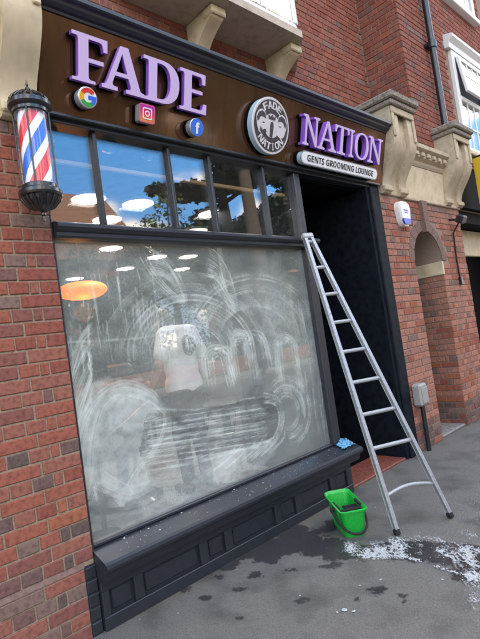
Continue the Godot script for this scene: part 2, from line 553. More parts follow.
func build_building() -> void:
	var b := thing("brick_building", "red brick terrace building with stone consoles and an arched side entrance", "building")
	# ---- pier beside the window: every brick in view is a piece of its own
	var pier := part("pier", mb_box(Vector3(-3.0, 0.0, -0.35), Vector3(1.2, 2.875, -0.008)), M.mortar, b)
	lay_bricks(pier, Vector3(0.62, 0, 0), Vector3.RIGHT, Vector3.BACK, 0.58, 0.40, 2.875, true, null, 0.5, true, 1)
	lay_bricks(pier, Vector3(-1.0, 0, 0), Vector3.RIGHT, Vector3.BACK, 1.605, 0.40, 2.875, false, null, 0.5, true, 1)
	# plinth, standing 25 mm proud, its right end painted with the shopfront
	var plinth := part("plinth", mb_box(Vector3(-3.0, 0.0, -0.34), Vector3(1.136, 0.374, 0.004)), M.mortar, b)
	lay_bricks(plinth, Vector3(0.60, 0, 0.012), Vector3.RIGHT, Vector3.BACK, 0.535, 0.0, 0.375, true, null, 0.6, true, 0)
	lay_bricks(plinth, Vector3(-1.0, 0, 0.012), Vector3.RIGHT, Vector3.BACK, 1.59, 0.0, 0.375, false, null, 0.6, true, 0)
	part("painted_end", mb_box(Vector3(1.1365, 0.0, -0.34), Vector3(1.2, 0.378, 0.0065)), M.paint, plinth)
	for k in 5:
		var pb := part("painted_brick", brick_mesh(0.062, k % 3), M.paint, plinth, Vector3(1.17, 0.0375 + 0.075 * k, 0.0125))
		if k == 4: pb.position.z = 0.0115
	var weather := MB.new()
	weather.run_x(PackedVector2Array([Vector2(-0.006, 0.3752), Vector2(0.010, 0.3752), Vector2(0.010, 0.379), Vector2(-0.003, 0.402), Vector2(-0.006, 0.402)]), -3.0, 1.136)
	part("weathering", weather.commit(), M.brick[9], b)

	# ---- pier between the door and the arch
	var pier2 := part("pier", mb_box(Vector3(4.935, 0.0, -0.35), Vector3(5.548, 2.875, -0.008)), M.mortar_grey, b)
	lay_bricks(pier2, Vector3(4.94, 0, 0), Vector3.RIGHT, Vector3.BACK, 0.612, 0.0, 2.85, true, null, 0.3, true, 0)
	# ---- wall round the arch and the pier beyond it
	var cx := 5.93; var rad := 0.372; var spring := 2.13
	var poly := PackedVector2Array([Vector2(7.08, 0.0), Vector2(7.08, 2.875), Vector2(5.549, 2.875), Vector2(5.549, 0.0), Vector2(cx - rad, 0.0)])
	for k in 25:
		var a := PI - PI * k / 24.0
		poly.append(Vector2(cx + rad * cos(a), spring + rad * sin(a)))
	poly.append(Vector2(cx + rad, 0.0))
	var arch := MB.new()
	arch.prism(poly, -0.75, -0.008)
	var wall := part("arch_wall", arch.commit(), M.mortar_grey, b)
	var ring := rad + 0.13
	lay_bricks(wall, Vector3(cx + rad, 0, 0), Vector3.RIGHT, Vector3.BACK, 7.08 - cx - rad, 0.0, 2.1, false, null, 0.3, false, 1)
	lay_bricks(wall, Vector3(5.55, 0, 0), Vector3.RIGHT, Vector3.BACK, 1.53, 2.1, 2.85, false,
		func(p: Vector3, l: float) -> bool:
			var ex := maxf(0.0, absf(p.x - cx) - l * 0.5)
			return Vector2(ex, p.y - 0.03 - spring).length() < ring,
		0.3, false, 1)
	# the reveal on the far side of the arch, facing back along the street
	lay_bricks(wall, Vector3(cx + rad - 0.008, 0, -0.74), Vector3.BACK, Vector3.LEFT, 0.735, 0.0, 1.95, false, null, 0.3, true, 0)
	part("impost", mb_box(Vector3(cx + rad - 0.02, 1.955, -0.74), Vector3(cx + rad + 0.02, 2.125, 0.0), 0.004), M.stone, b)
	for k in 9:   # voussoirs
		var a0 := PI - PI * k / 9.0
		var a1 := PI - PI * (k + 1) / 9.0 + 0.02
		var vp := PackedVector2Array()
		for q in 4:
			var a := lerpf(a0, a1, q / 3.0)
			vp.append(Vector2(cx + (rad + 0.002) * cos(a), spring + (rad + 0.002) * sin(a)))
		for q in 4:
			var a := lerpf(a1, a0, q / 3.0)
			vp.append(Vector2(cx + (rad + 0.125) * cos(a), spring + (rad + 0.125) * sin(a)))
		var vm := MB.new()
		vm.prism(vp, -0.05, 0.004)
		part("voussoir", vm.commit(), M.brick_arch if M.has("brick_arch") else M.brick[9], b)
	var key := MB.new()
	key.prism(PackedVector2Array([Vector2(cx - 0.045, spring + rad - 0.02), Vector2(cx + 0.045, spring + rad - 0.02), Vector2(cx + 0.07, 2.87), Vector2(cx - 0.07, 2.87)]), -0.04, 0.05)
	part("keystone", key.commit(), M.brick[9], b)
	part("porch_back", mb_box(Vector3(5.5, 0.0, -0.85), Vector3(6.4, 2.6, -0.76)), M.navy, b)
	part("porch_step", mb_box(Vector3(cx - rad + 0.002, 0.0, -0.75), Vector3(cx + rad - 0.012, 0.03, -0.03), 0.01), M.kerb, b)

	# ---- stone dressings
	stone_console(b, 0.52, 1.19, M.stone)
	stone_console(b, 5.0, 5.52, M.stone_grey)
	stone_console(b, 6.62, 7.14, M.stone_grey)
	var cor := MB.new()
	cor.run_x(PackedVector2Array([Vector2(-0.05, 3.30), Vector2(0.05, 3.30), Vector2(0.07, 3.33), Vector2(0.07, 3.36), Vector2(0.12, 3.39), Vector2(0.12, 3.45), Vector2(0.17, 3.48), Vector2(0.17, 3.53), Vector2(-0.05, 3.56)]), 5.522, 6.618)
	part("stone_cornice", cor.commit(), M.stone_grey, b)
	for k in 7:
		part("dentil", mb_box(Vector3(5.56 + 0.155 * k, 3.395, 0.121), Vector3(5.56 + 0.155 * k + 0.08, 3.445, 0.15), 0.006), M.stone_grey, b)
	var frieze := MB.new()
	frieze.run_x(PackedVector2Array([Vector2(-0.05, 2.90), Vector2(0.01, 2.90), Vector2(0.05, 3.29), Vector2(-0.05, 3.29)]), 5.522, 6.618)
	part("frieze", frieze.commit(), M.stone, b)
	part("string_course", mb_box(Vector3(5.50, 2.862, -0.04), Vector3(7.1, 2.899, 0.022), 0.008), M.stone_grey, b)
	part("bearing_wall", mb_box(Vector3(-3.0, 2.876, -0.35), Vector3(1.2, 3.9, -0.102)), M.mortar_grey, b)
	part("bearing_wall", mb_box(Vector3(5.0, 2.905, -0.55), Vector3(12.0, 3.9, -0.102)), M.mortar_grey, b)

	# ---- upper storeys: the wall over the shop stands back, the wall beyond comes forward
	var up := part("upper_wall", mb_box(Vector3(-3.0, 3.46, -0.9), Vector3(6.156, 7.7, -0.558)), M.mortar_grey, b)
	lay_bricks(up, Vector3(0.9, 0, -0.55), Vector3.RIGHT, Vector3.BACK, 5.25, 3.60, 7.65, false, null, -1.0, false, 0)
	var up2 := part("upper_wall", mb_box(Vector3(6.158, 3.57, -0.9), Vector3(12.0, 7.7, -0.008)), M.mortar_grey, b)
	lay_bricks(up2, Vector3(6.15, 0, 0), Vector3.RIGHT, Vector3.BACK, 3.2, 3.60, 7.65, false,
		func(p: Vector3, l: float) -> bool: return p.x + l * 0.5 > 7.62 and p.x < 8.9 and p.y > 3.74 and p.y < 5.5, -1.0, false, 0)
	lay_bricks(up2, Vector3(6.15, 0, -0.545), Vector3.BACK, Vector3.LEFT, 0.54, 3.60, 7.65, false, null, -1.0, false, 1)
	part("roof", mb_box(Vector3(-3.2, 7.7, -8.0), Vector3(12.2, 7.95, 0.35)), M.stone_top, b)
	part("back_wall", mb_box(Vector3(-3.0, 0.0, -8.0), Vector3(12.0, 7.7, -7.7)), M.mortar_grey, b)
	part("end_wall", mb_box(Vector3(-3.0, 0.0, -7.69), Vector3(-2.7, 7.7, -0.91)), M.mortar_grey, b)
	part("end_wall", mb_box(Vector3(11.7, 0.0, -7.69), Vector3(12.0, 7.7, -0.91)), M.mortar_grey, b)
	part("upper_floor", mb_box(Vector3(-2.7, 3.05, -7.69), Vector3(11.7, 3.3, -0.36)), M.stone_top, b)

	build_oriel(b)
	build_sash(b)
	# cast iron downpipe
	var dp := MB.new()
	var p0 := on(445, 125, 2, 0.085)
	var px := p0.x
	dp.tube([Vector3(px, 3.60, 0.085), Vector3(px, 7.7, 0.085)], 0.045, 12)
	for yy in [3.9, 5.15, 6.4]:
		dp.lathe([Vector2(0.045, yy - 0.05), Vector2(0.062, yy - 0.045), Vector2(0.062, yy + 0.045), Vector2(0.045, yy + 0.06)], 12, Transform3D(Basis.IDENTITY, Vector3(px, 0, 0.085)))
		dp.box(Vector3(px - 0.08, yy - 0.02, 0.003), Vector3(px + 0.08, yy + 0.02, 0.05))
	solo("downpipe", dp.commit(), M.iron, "black cast iron downpipe on the upper brick wall", "downpipe")

func build_oriel(b: Node) -> void:
	# canted bay over the shop, carried on two stone brackets
	var y0 := 4.406
	var back := -0.548
	var xl := 2.15; var xr := 4.51; var fl := 2.60; var frx := 4.07; var fz := -0.075
	var o := Node3D.new(); o.name = "bay_window"; b.add_child(o)
	var outline := func(g: float) -> PackedVector2Array:
		return PackedVector2Array([Vector2(xl - g, -back), Vector2(fl - g * 0.5, -fz - g), Vector2(frx + g * 0.5, -fz - g), Vector2(xr + g, -back)])
	var flat := Transform3D(Basis(Vector3.RIGHT, Vector3.FORWARD, Vector3.UP), Vector3.ZERO)
	var base := MB.new()
	base.prism(outline.call(0.0), y0, y0 + 0.075, flat)
	part("sill", base.commit(), M.upvc_dull, o)
	var lip := MB.new()
	lip.prism(outline.call(-0.05), y0 + 0.076, y0 + 0.095, flat)
	part("apron", lip.commit(), M.upvc, o)
	for e in [[Vector2(xl + 0.06, back), Vector2(fl + 0.035, fz - 0.06)], [Vector2(fl + 0.035, fz - 0.06), Vector2(frx - 0.035, fz - 0.06)], [Vector2(frx - 0.035, fz - 0.06), Vector2(xr - 0.06, back)]]:
		var a := Vector3(e[0].x, 0, e[0].y); var c := Vector3(e[1].x, 0, e[1].y)
		var d := (c - a).normalized(); var l := (c - a).length()
		var bs := Basis(d, Vector3.UP, d.cross(Vector3.UP))
		var mid := (a + c) * 0.5
		var fr := MB.new()
		fr.bobox(mid + Vector3(0, y0 + 0.122, 0), Vector3(l, 0.05, 0.06), 0.008, bs)
		fr.bobox(mid + Vector3(0, y0 + 1.68, 0), Vector3(l, 0.09, 0.06), 0.008, bs)
		var nb: int = 3 if l > 1.0 else 2
		for k in nb + 1:
			var q := a + d * (l * k / nb)
			fr.bobox(Vector3(q.x, y0 + 0.89, q.z), Vector3(0.07, 1.48, 0.064), 0.008, bs)
		part("frame", fr.commit(), M.upvc, o)
		for k in nb:
			var q := a + d * (l * (k + 0.5) / nb)
			var pm := MB.new()
			pm.obox(Vector3.ZERO, Vector3(l / nb - 0.07, 1.44, 0.005), bs)
			pm.obox(bs.z * 0.018, Vector3(l / nb - 0.07, 1.44, 0.005), bs)
			part("pane", pm.commit(), M.glass, o, Vector3(q.x, y0 + 0.89, q.z))
			var gb := MB.new()
			gb.obox(Vector3.ZERO, Vector3(0.018, 1.44, 0.016), bs)
			for s in 3: gb.obox(Vector3(0, -0.36 + 0.36 * s, 0), Vector3(l / nb - 0.07, 0.018, 0.014), bs)
			part("glazing_bar", gb.commit(), M.upvc, o, Vector3(q.x, y0 + 0.89, q.z))
	var top := MB.new()
	top.prism(outline.call(0.02), y0 + 1.73, y0 + 1.88, flat)
	part("bay_roof", top.commit(), M.upvc, o)
	var dark := MB.new()
	dark.box(Vector3(xl + 0.2, y0 + 0.10, back + 0.002), Vector3(xr - 0.2, y0 + 1.72, back + 0.03))
	part("blind", dark.commit(), M.navy, o)
	for x in [3.02, 4.08]:
		var br := MB.new()
		var pr := PackedVector2Array([Vector2(-0.55, 4.05), Vector2(-0.50, 4.05), Vector2(-0.47, 4.10)])
		for k in 8:
			var t := k / 7.0
			pr.append(Vector2(-0.46 + 0.24 * t * t + 0.02 * sin(t * PI), 4.11 + 0.20 * t))
		pr.append(Vector2(-0.20, 4.32)); pr.append(Vector2(-0.20, 4.402)); pr.append(Vector2(-0.55, 4.402))
		br.run_x(pr, x - 0.07, x + 0.07, true)
		br.bbox(Vector3(x - 0.085, 4.325, -0.30), Vector3(x + 0.085, 4.40, -0.17), 0.01)
		part("bracket", br.commit(), M.stone, o)

func build_sash(b: Node) -> void:
	# white window in the forward wall beyond the downpipe, its top light open
	var o := Node3D.new(); o.name = "sash_window"; b.add_child(o)
	var x0 := 7.66; var x1 := 8.85; var y0 := 3.80; var y1 := 5.36
	var z := 0.0
	var fr := MB.new()
	fr.bbox(Vector3(x0, y0, z - 0.05), Vector3(x0 + 0.10, y1, z + 0.05), 0.01)
	fr.bbox(Vector3(x1 - 0.10, y0, z - 0.05), Vector3(x1, y1, z + 0.05), 0.01)
	fr.bbox(Vector3(x0 + 0.101, y1 - 0.09, z - 0.05), Vector3(x1 - 0.101, y1, z + 0.05), 0.01)
	fr.bbox(Vector3(x0 + 0.101, y0, z - 0.05), Vector3(x1 - 0.101, y0 + 0.08, z + 0.05), 0.01)
	fr.bbox(Vector3(x0 + 0.101, 4.60, z - 0.05), Vector3(x1 - 0.101, 4.68, z + 0.05), 0.01)
	part("frame", fr.commit(), M.upvc, o)
	part("sill", mb_box(Vector3(x0 - 0.06, y0 - 0.07, -0.02), Vector3(x1 + 0.06, y0 - 0.002, 0.10), 0.01), M.stone, o)
	var head := MB.new()
	head.run_x(PackedVector2Array([Vector2(-0.02, 5.362), Vector2(0.06, 5.362), Vector2(0.07, 5.44), Vector2(0.13, 5.50), Vector2(0.13, 5.54), Vector2(-0.02, 5.58)]), x0 - 0.10, x1 + 0.10)
	part("head", head.commit(), M.upvc, o)
	part("blind", mb_box(Vector3(x0 + 0.1, y0, -0.008), Vector3(x1 - 0.1, y1, -0.004)), M.navy, o)
	# lower light
	double_pane(o, Vector3(x0 + 0.10, y0 + 0.08, 0.020), Vector3(x1 - 0.10, 4.60, 0.025))
	var gb := MB.new()
	for k in 3:
		var xx := lerpf(x0 + 0.1, x1 - 0.1, (k + 1) / 4.0)
		gb.box(Vector3(xx - 0.01, y0 + 0.08, 0.026), Vector3(xx + 0.01, 4.60, 0.038))
	gb.box(Vector3(x0 + 0.1, 4.19, 0.026), Vector3(x1 - 0.1, 4.21, 0.037))
	part("glazing_bar", gb.commit(), M.upvc, o)
	# open top-hung casement
	var tilt := Basis(Vector3.RIGHT, deg_to_rad(-7))
	var hinge := Vector3(0, 5.26, 0.055)
	var cs := MB.new()
	var put := func(lo: Vector3, hi: Vector3) -> void:
		cs.bobox(hinge + tilt * ((lo + hi) * 0.5), hi - lo, 0.008, tilt)
	put.call(Vector3(x0 + 0.09, -0.58, 0.0), Vector3(x0 + 0.16, 0.0, 0.045))
	put.call(Vector3(x1 - 0.16, -0.58, 0.0), Vector3(x1 - 0.09, 0.0, 0.045))
	put.call(Vector3(x0 + 0.161, -0.065, 0.0), Vector3(x1 - 0.161, 0.0, 0.045))
	put.call(Vector3(x0 + 0.161, -0.58, 0.0), Vector3(x1 - 0.161, -0.51, 0.045))
	part("casement", cs.commit(), M.upvc, o)
	var cp := MB.new()
	cp.obox(hinge + tilt * Vector3((x0 + x1) * 0.5, -0.29, 0.022), Vector3(x1 - x0 - 0.32, 0.45, 0.006), tilt)
	cp.obox(hinge + tilt * Vector3((x0 + x1) * 0.5, -0.29, 0.008), Vector3(x1 - x0 - 0.32, 0.45, 0.005), tilt)
	part("pane", cp.commit(), M.glass, o)
	var cb := MB.new()
	for k in 3: cb.obox(hinge + tilt * Vector3(lerpf(x0 + 0.16, x1 - 0.16, (k + 1) / 4.0), -0.29, 0.032), Vector3(0.018, 0.45, 0.010), tilt)
	cb.obox(hinge + tilt * Vector3((x0 + x1) * 0.5, -0.29, 0.0315), Vector3(x1 - x0 - 0.32, 0.018, 0.009), tilt)
	part("glazing_bar", cb.commit(), M.upvc, o)
	# the next window up, its frame just in the corner of the view
	var o2 := Node3D.new(); o2.name = "sash_window"; b.add_child(o2, true)
	var f2 := MB.new()
	var a := 7.75; var c := 9.0; var ya := 6.28; var yb := 8.0
	f2.bbox(Vector3(a, ya, 0.0), Vector3(a + 0.09, yb, 0.06), 0.01); f2.bbox(Vector3(c - 0.09, ya, 0.0), Vector3(c, yb, 0.06), 0.01)
	f2.bbox(Vector3(a + 0.091, ya, 0.0), Vector3(c - 0.091, ya + 0.09, 0.06), 0.01); f2.bbox(Vector3(a + 0.091, yb - 0.09, 0.0), Vector3(c - 0.091, yb, 0.06), 0.01)
	for k in 3:
		var xx := lerpf(a + 0.09, c - 0.09, (k + 1) / 4.0)
		f2.box(Vector3(xx - 0.012, ya + 0.09, 0.034), Vector3(xx + 0.012, yb - 0.09, 0.05))
	part("frame", f2.commit(), M.upvc, o2)
	double_pane(o2, Vector3(a + 0.09, ya + 0.09, 0.028), Vector3(c - 0.09, yb - 0.09, 0.033))
	part("blind", mb_box(Vector3(a + 0.05, ya + 0.05, 0.004), Vector3(c - 0.05, yb - 0.05, 0.008)), M.navy, o2)
	part("sill", mb_box(Vector3(a - 0.06, ya - 0.08, -0.02), Vector3(c + 0.06, ya - 0.002, 0.10), 0.01), M.upvc, o2)

# ------------------------------------------------------------------ the shopfront
const FASCIA_TILT := 0.262     # the fascia leans out over the pavement
const FASCIA_FOOT := Vector3(0, 2.97, 0.03)

func on_fascia(t: Node3D) -> void:   # a sign placed by (distance along, distance up the board, stand-off) is set on the leaning board
	var b := Basis(Vector3.RIGHT, FASCIA_TILT)
	t.transform = Transform3D(b, FASCIA_FOOT + b * t.position)

func double_pane(parent: Node, lo: Vector3, hi: Vector3, sheets := 2) -> void:   # sealed unit: sheets of glass with gaps
	var m := MB.new()
	for k in sheets: m.box(lo - Vector3(0, 0, 0.014) * k, hi - Vector3(0, 0, 0.014) * k)
	part("pane", m.commit(), M.glass, parent)

func build_shopfront() -> void:
	var s := thing("shopfront", "dark painted timber shopfront with glossy brown fascia and one large soapy window", "shopfront")
	# stall riser with sunk panels
	var riser := part("stall_riser", mb_box(Vector3(1.205, 0.0, -0.06), Vector3(3.65, 0.30, 0.005)), M.paint, s)
	var rails := MB.new()
	rails.bbox(Vector3(1.207, 0.0, 0.006), Vector3(3.652, 0.075, 0.03), 0.004)
	rails.bbox(Vector3(1.207, 0.215, 0.006), Vector3(3.652, 0.298, 0.03), 0.004)
	var spans := [[1.25, 1.41], [1.47, 1.90], [1.97, 2.12], [2.19, 2.63], [2.70, 2.87], [2.95, 3.33], [3.40, 3.58]]
	var lastx := 1.207
	for q in spans:
		rails.bbox(Vector3(lastx, 0.0751, 0.006), Vector3(q[0], 0.2149, 0.0296), 0.004)
		lastx = q[1]
	rails.bbox(Vector3(lastx, 0.0751, 0.006), Vector3(3.652, 0.2149, 0.0296), 0.004)
	part("rail", rails.commit(), M.paint, s)
	for q in spans:
		var pm := MB.new()
		pm.bbox(Vector3(q[0] + 0.018, 0.0755 + 0.018, 0.004), Vector3(q[1] - 0.018, 0.2145 - 0.018, 0.016), 0.007)
		part("panel", pm.commit(), M.paint, s)
	# sill: sloping top, round nose, cove under
	var sill := MB.new()
	sill.run_x(PackedVector2Array([Vector2(-0.07, 0.30), Vector2(0.055, 0.275), Vector2(0.085, 0.28), Vector2(0.095, 0.30), Vector2(0.10, 0.335), Vector2(0.118, 0.342), Vector2(0.137, 0.352), Vector2(0.142, 0.370), Vector2(0.137, 0.388), Vector2(0.120, 0.398), Vector2(-0.03, 0.448), Vector2(-0.07, 0.448)]), 1.202, 3.72)
	part("sill", sill.commit(), M.paint, s)
	# frame members
	var fr := MB.new()
	fr.bbox(Vector3(1.201, 0.30, -0.10), Vector3(1.213, 2.97, -0.006), 0.003)          # jamb at the pier
	fr.bbox(Vector3(3.50, 0.449, -0.10), Vector3(3.60, 2.22, 0.006), 0.008)              # mullion by the door
	fr.bbox(Vector3(1.214, 0.449, -0.08), Vector3(3.499, 0.468, -0.012), 0.004)            # bottom bead
	part("frame", fr.commit(), M.paint, s)
	var tr := MB.new()
	tr.run_x(PackedVector2Array([Vector2(-0.09, 2.222), Vector2(0.012, 2.222), Vector2(0.03, 2.232), Vector2(0.03, 2.252), Vector2(0.05, 2.262), Vector2(0.062, 2.278), Vector2(0.062, 2.296), Vector2(0.045, 2.306), Vector2(0.012, 2.318), Vector2(-0.09, 2.326)]), 1.214, 3.66)
	part("transom", tr.commit(), M.paint, s)
	var xs := [1.213, 1.56, 2.13, 2.51, 3.11, 3.50]
	for k in [1, 2, 3, 4]:
		part("glazing_bar", mb_box(Vector3(xs[k] - 0.012, 2.327, -0.078), Vector3(xs[k] + 0.012, 2.919, -0.014), 0.005), M.paint, s)
	part("mullion", mb_box(Vector3(3.50, 2.327, -0.10), Vector3(3.58, 2.919, -0.004), 0.008), M.paint, s)
	var hd := MB.new()
	hd.bbox(Vector3(1.214, 2.92, -0.10), Vector3(4.75, 2.969, 0.012), 0.005)
	hd.bbox(Vector3(1.206, 2.945, 0.013), Vector3(4.93, 2.969, 0.05), 0.006)
	part("head", hd.commit(), M.paint, s)
	# glass
	double_pane(s, Vector3(1.213, 0.466, -0.05), Vector3(3.499, 2.223, -0.045))
	for k in 5:
		var l: float = xs[k] + (0.0 if k == 0 else 0.012)
		var r: float = xs[k + 1] - (0.0 if k == 4 else 0.012)
		double_pane(s, Vector3(l, 2.325, -0.050), Vector3(r, 2.921, -0.045), 3)
	# fascia panel and cornice
	var fa := part("fascia", mb_box(Vector3(1.206, 0.0, -0.022), Vector3(4.998, 0.54, 0.0), 0.003), M.fascia, s)
	on_fascia(fa)
	part("backing", mb_box(Vector3(1.206, 2.97, -0.09), Vector3(4.998, 3.48, 0.005)), M.paint, s)
	var co := MB.new()
	co.run_x(PackedVector2Array([Vector2(-0.55, 3.481), Vector2(0.10, 3.481), Vector2(0.145, 3.492), Vector2(0.178, 3.494), Vector2(0.182, 3.508), Vector2(0.20, 3.514), Vector2(0.222, 3.528), Vector2(0.228, 3.545), Vector2(0.250, 3.551), Vector2(0.258, 3.558), Vector2(0.258, 3.582), Vector2(0.22, 3.594), Vector2(-0.55, 3.63)]), 1.206, 4.995)
	part("cornice", co.commit(), M.paint, s)
	# door recess: black reveal, pilaster, soffit, back panel with a door
	part("pilaster", mb_box(Vector3(4.75, 0.0, -0.12), Vector3(4.93, 2.944, 0.02), 0.01), M.navy, s)
	part("reveal", mb_box(Vector3(4.70, 0.0, -1.2), Vector3(4.749, 2.96, -0.002), 0.006), M.navy, s)
	part("reveal", mb_box(Vector3(3.601, 0.30, -1.2), Vector3(3.64, 2.96, -0.101), 0.004), M.navy, s)
	part("soffit", mb_box(Vector3(3.641, 2.90, -1.2), Vector3(4.699, 2.915, -0.101)), M.black, s)
	part("threshold", mb_box(Vector3(3.66, 0.0, -0.40), Vector3(4.698, 0.022, -0.02), 0.006), M.red_tile if M.has("red_tile") else M.brick[5], s)
	part("step", mb_box(Vector3(3.66, 0.0, -1.2), Vector3(4.698, 0.12, -0.405), 0.008), M.black, s)
	var door := Node3D.new(); door.name = "door"; s.add_child(door)
	part("leaf", mb_box(Vector3(3.66, 0.13, -1.19), Vector3(4.69, 2.88, -1.14), 0.005), M.black, door)
	var hn := MB.new()
	hn.tube([Vector3(3.80, 1.0, -1.10), Vector3(3.80, 1.35, -1.10)], 0.012, 8)
	part("handle", hn.commit(), M.iron, door)
	# fixings seen at the head of the top lights, and the timber batten behind them
	for x in [1.31, 1.72, 2.05, 2.78]:
		var br := MB.new()
		br.lathe([Vector2(0.0, 2.86), Vector2(0.045, 2.87), Vector2(0.062, 2.90), Vector2(0.062, 2.925)], 14, Transform3D(Basis.IDENTITY, Vector3(x, 0, -0.13)))
		part("bracket", br.commit(), M.iron, s)
	part("batten", mb_box(Vector3(1.24, 2.735, -0.16), Vector3(3.49, 2.762, -0.13), 0.004), M.tan, s)

func build_room() -> void:
	M.room = tri_tex(mat(lin(0.11, 0.125, 0.115), 0.8), M.blot, 0.6)
	M.room_floor = tri_tex(mat(lin(0.42, 0.43, 0.43), 0.25), M.blot, 0.8)
	M.room_ceiling = tri_tex(mat(lin(0.06, 0.06, 0.06), 0.9), M.blot, 0.6)
	structure("shop_floor", mb_box(Vector3(-2.0, 0.001, -7.5), Vector3(3.6, 0.15, -0.11)), M.room_floor)
	structure("shop_floor_rear", mb_box(Vector3(3.601, 0.001, -7.5), Vector3(8.0, 0.1505, -1.21)), M.room_floor)
	structure("shop_ceiling", mb_box(Vector3(-2.0, 2.95, -7.5), Vector3(8.0, 3.04, -0.11)), M.room_ceiling)
	structure("shop_wall_left", mb_box(Vector3(-2.1, 0.0, -7.5), Vector3(-2.001, 3.04, -0.36)), M.room)
	structure("shop_wall_right", mb_box(Vector3(8.001, 0.0, -7.5), Vector3(8.1, 3.04, -0.86)), M.room)
	structure("shop_wall_back", mb_box(Vector3(-2.1, 0.0, -7.6), Vector3(8.1, 3.04, -7.501)), M.room)
	structure("shop_wall_front", mb_box(Vector3(3.641, 0.12, -1.32), Vector3(8.0, 2.949, -1.21)), M.room)

# ------------------------------------------------------------------ beyond the arch
func build_neighbour() -> void:
	var s := thing("neighbouring_shopfront", "shadowed black shopfront with a pale lintel board beyond the arch pier", "shopfront")
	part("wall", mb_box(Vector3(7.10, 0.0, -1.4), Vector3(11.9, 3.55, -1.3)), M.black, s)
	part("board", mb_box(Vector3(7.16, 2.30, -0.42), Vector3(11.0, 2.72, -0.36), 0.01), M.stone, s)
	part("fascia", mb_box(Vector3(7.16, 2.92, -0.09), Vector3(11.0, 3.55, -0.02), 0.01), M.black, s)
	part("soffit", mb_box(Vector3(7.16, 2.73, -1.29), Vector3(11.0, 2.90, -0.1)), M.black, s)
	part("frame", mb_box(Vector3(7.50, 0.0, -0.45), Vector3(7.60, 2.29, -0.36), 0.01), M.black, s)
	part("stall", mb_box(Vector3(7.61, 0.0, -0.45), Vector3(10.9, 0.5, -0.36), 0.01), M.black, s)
	var ys := thing("hanging_sign", "bright yellow rectangular sign hanging out over the pavement", "sign")
	var c := on(493, 176, 2, 0.30)
	part("board", mb_box(Vector3(c.x - 0.02, c.y - 0.36, 0.06), Vector3(c.x + 0.02, c.y + 0.34, 0.55), 0.006), M.yellow, ys)
	part("bracket", mb_box(Vector3(c.x - 0.012, c.y + 0.345, -0.02), Vector3(c.x + 0.012, c.y + 0.37, 0.56), 0.003), M.iron, ys)
	var lp := thing("wall_lamp", "small black floodlight with a cable below the far stone console", "lamp")
	var q := on(461, 219, 2, 0.16)
	var body := MB.new()
	body.bobox(q + Vector3(0, 0, 0.0), Vector3(0.16, 0.11, 0.10), 0.02, Basis(Vector3.RIGHT, 0.5))
	part("housing", body.commit(), M.iron, lp)
	var arm := MB.new()
	arm.tube([q + Vector3(0, 0, -0.03), Vector3(q.x, q.y + 0.03, 0.002)], 0.015, 8)
	part("arm", arm.commit(), M.iron, lp)
	var cab := MB.new()
	cab.tube([q + Vector3(0.02, -0.03, -0.04), Vector3(q.x + 0.03, q.y - 0.15, 0.02), Vector3(q.x + 0.02, q.y - 0.5, 0.012), Vector3(q.x + 0.03, q.y - 0.75, 0.012)], 0.010, 6)
	part("cable", cab.commit(), M.rubber, lp)
	part("junction_box", mb_box(Vector3(q.x - 0.0, q.y - 0.86, 0.001), Vector3(q.x + 0.06, q.y - 0.75, 0.04), 0.008), M.iron, lp)

# ------------------------------------------------------------------ what the glass mirrors: the far side of the street
func leaf_clump(mb: MB, c: Vector3, r: Vector3, count: int, size: float, tone: Color) -> void:
	for k in count:
		var d := Vector3(rng.randfn(), rng.randfn(), rng.randfn()).normalized() * pow(rng.randf(), 0.4)
		var p := c + Vector3(d.x * r.x, d.y * r.y, d.z * r.z)
		var a := Vector3(rng.randfn(), rng.randfn(), rng.randfn()).normalized()
		var b := a.cross(Vector3(rng.randfn(), rng.randfn(), rng.randfn())).normalized()
		var f := rng.randf_range(0.7, 1.25)
		mb.tint = Color(tone.r * f, tone.g * f, tone.b * f)
		var s := size * rng.randf_range(0.6, 1.3)
		mb.tri(p - a * s, p + a * s, p + b * s * 1.2)

func pine_tree(at: Vector3, h: float, spread: float, label: String, low := 0.34) -> void:
	var t := thing("pine_tree", label, "tree", at, "trees across the street")
	var trunk := MB.new()
	trunk.tube([Vector3(0, -0.4, 0), Vector3(0.2, h * 0.3, 0.1), Vector3(-0.1, h * 0.6, 0), Vector3(0.2, h * 0.95, 0.1)], [0.5, 0.38, 0.26, 0.06], 10)
	var fol := MB.new()
	for k in 26:
		var y := h * rng.randf_range(low, 0.98)
		var a := rng.randf() * TAU
		var l := spread * (1.15 - 0.75 * (y / h)) * rng.randf_range(0.65, 1.1)
		var d := Vector3(cos(a), 0, sin(a))
		var p0 := Vector3(0, y - l * 0.10, 0)
		var mid := p0 + d * l * 0.5 + Vector3(0, l * 0.02, 0)
		var tip := p0 + d * l + Vector3(0, l * rng.randf_range(0.05, 0.2), 0)
		trunk.tube([p0, mid, tip], [0.14, 0.09, 0.03], 6)
		for q in 5:
			var f := 0.35 + 0.65 * q / 4.0
			var c := p0.lerp(tip, f) + Vector3(rng.randfn() * 0.3, 0.15 + rng.randf() * 0.3, rng.randfn() * 0.3)
			leaf_clump(fol, c, Vector3(0.95, 0.34, 0.95) * rng.randf_range(0.7, 1.2), 170, 0.18, Color(0.014, 0.022, 0.011))
	part("trunk", trunk.commit(), M.bark, t)
	part("crown", fol.commit(), M.leaf, t)

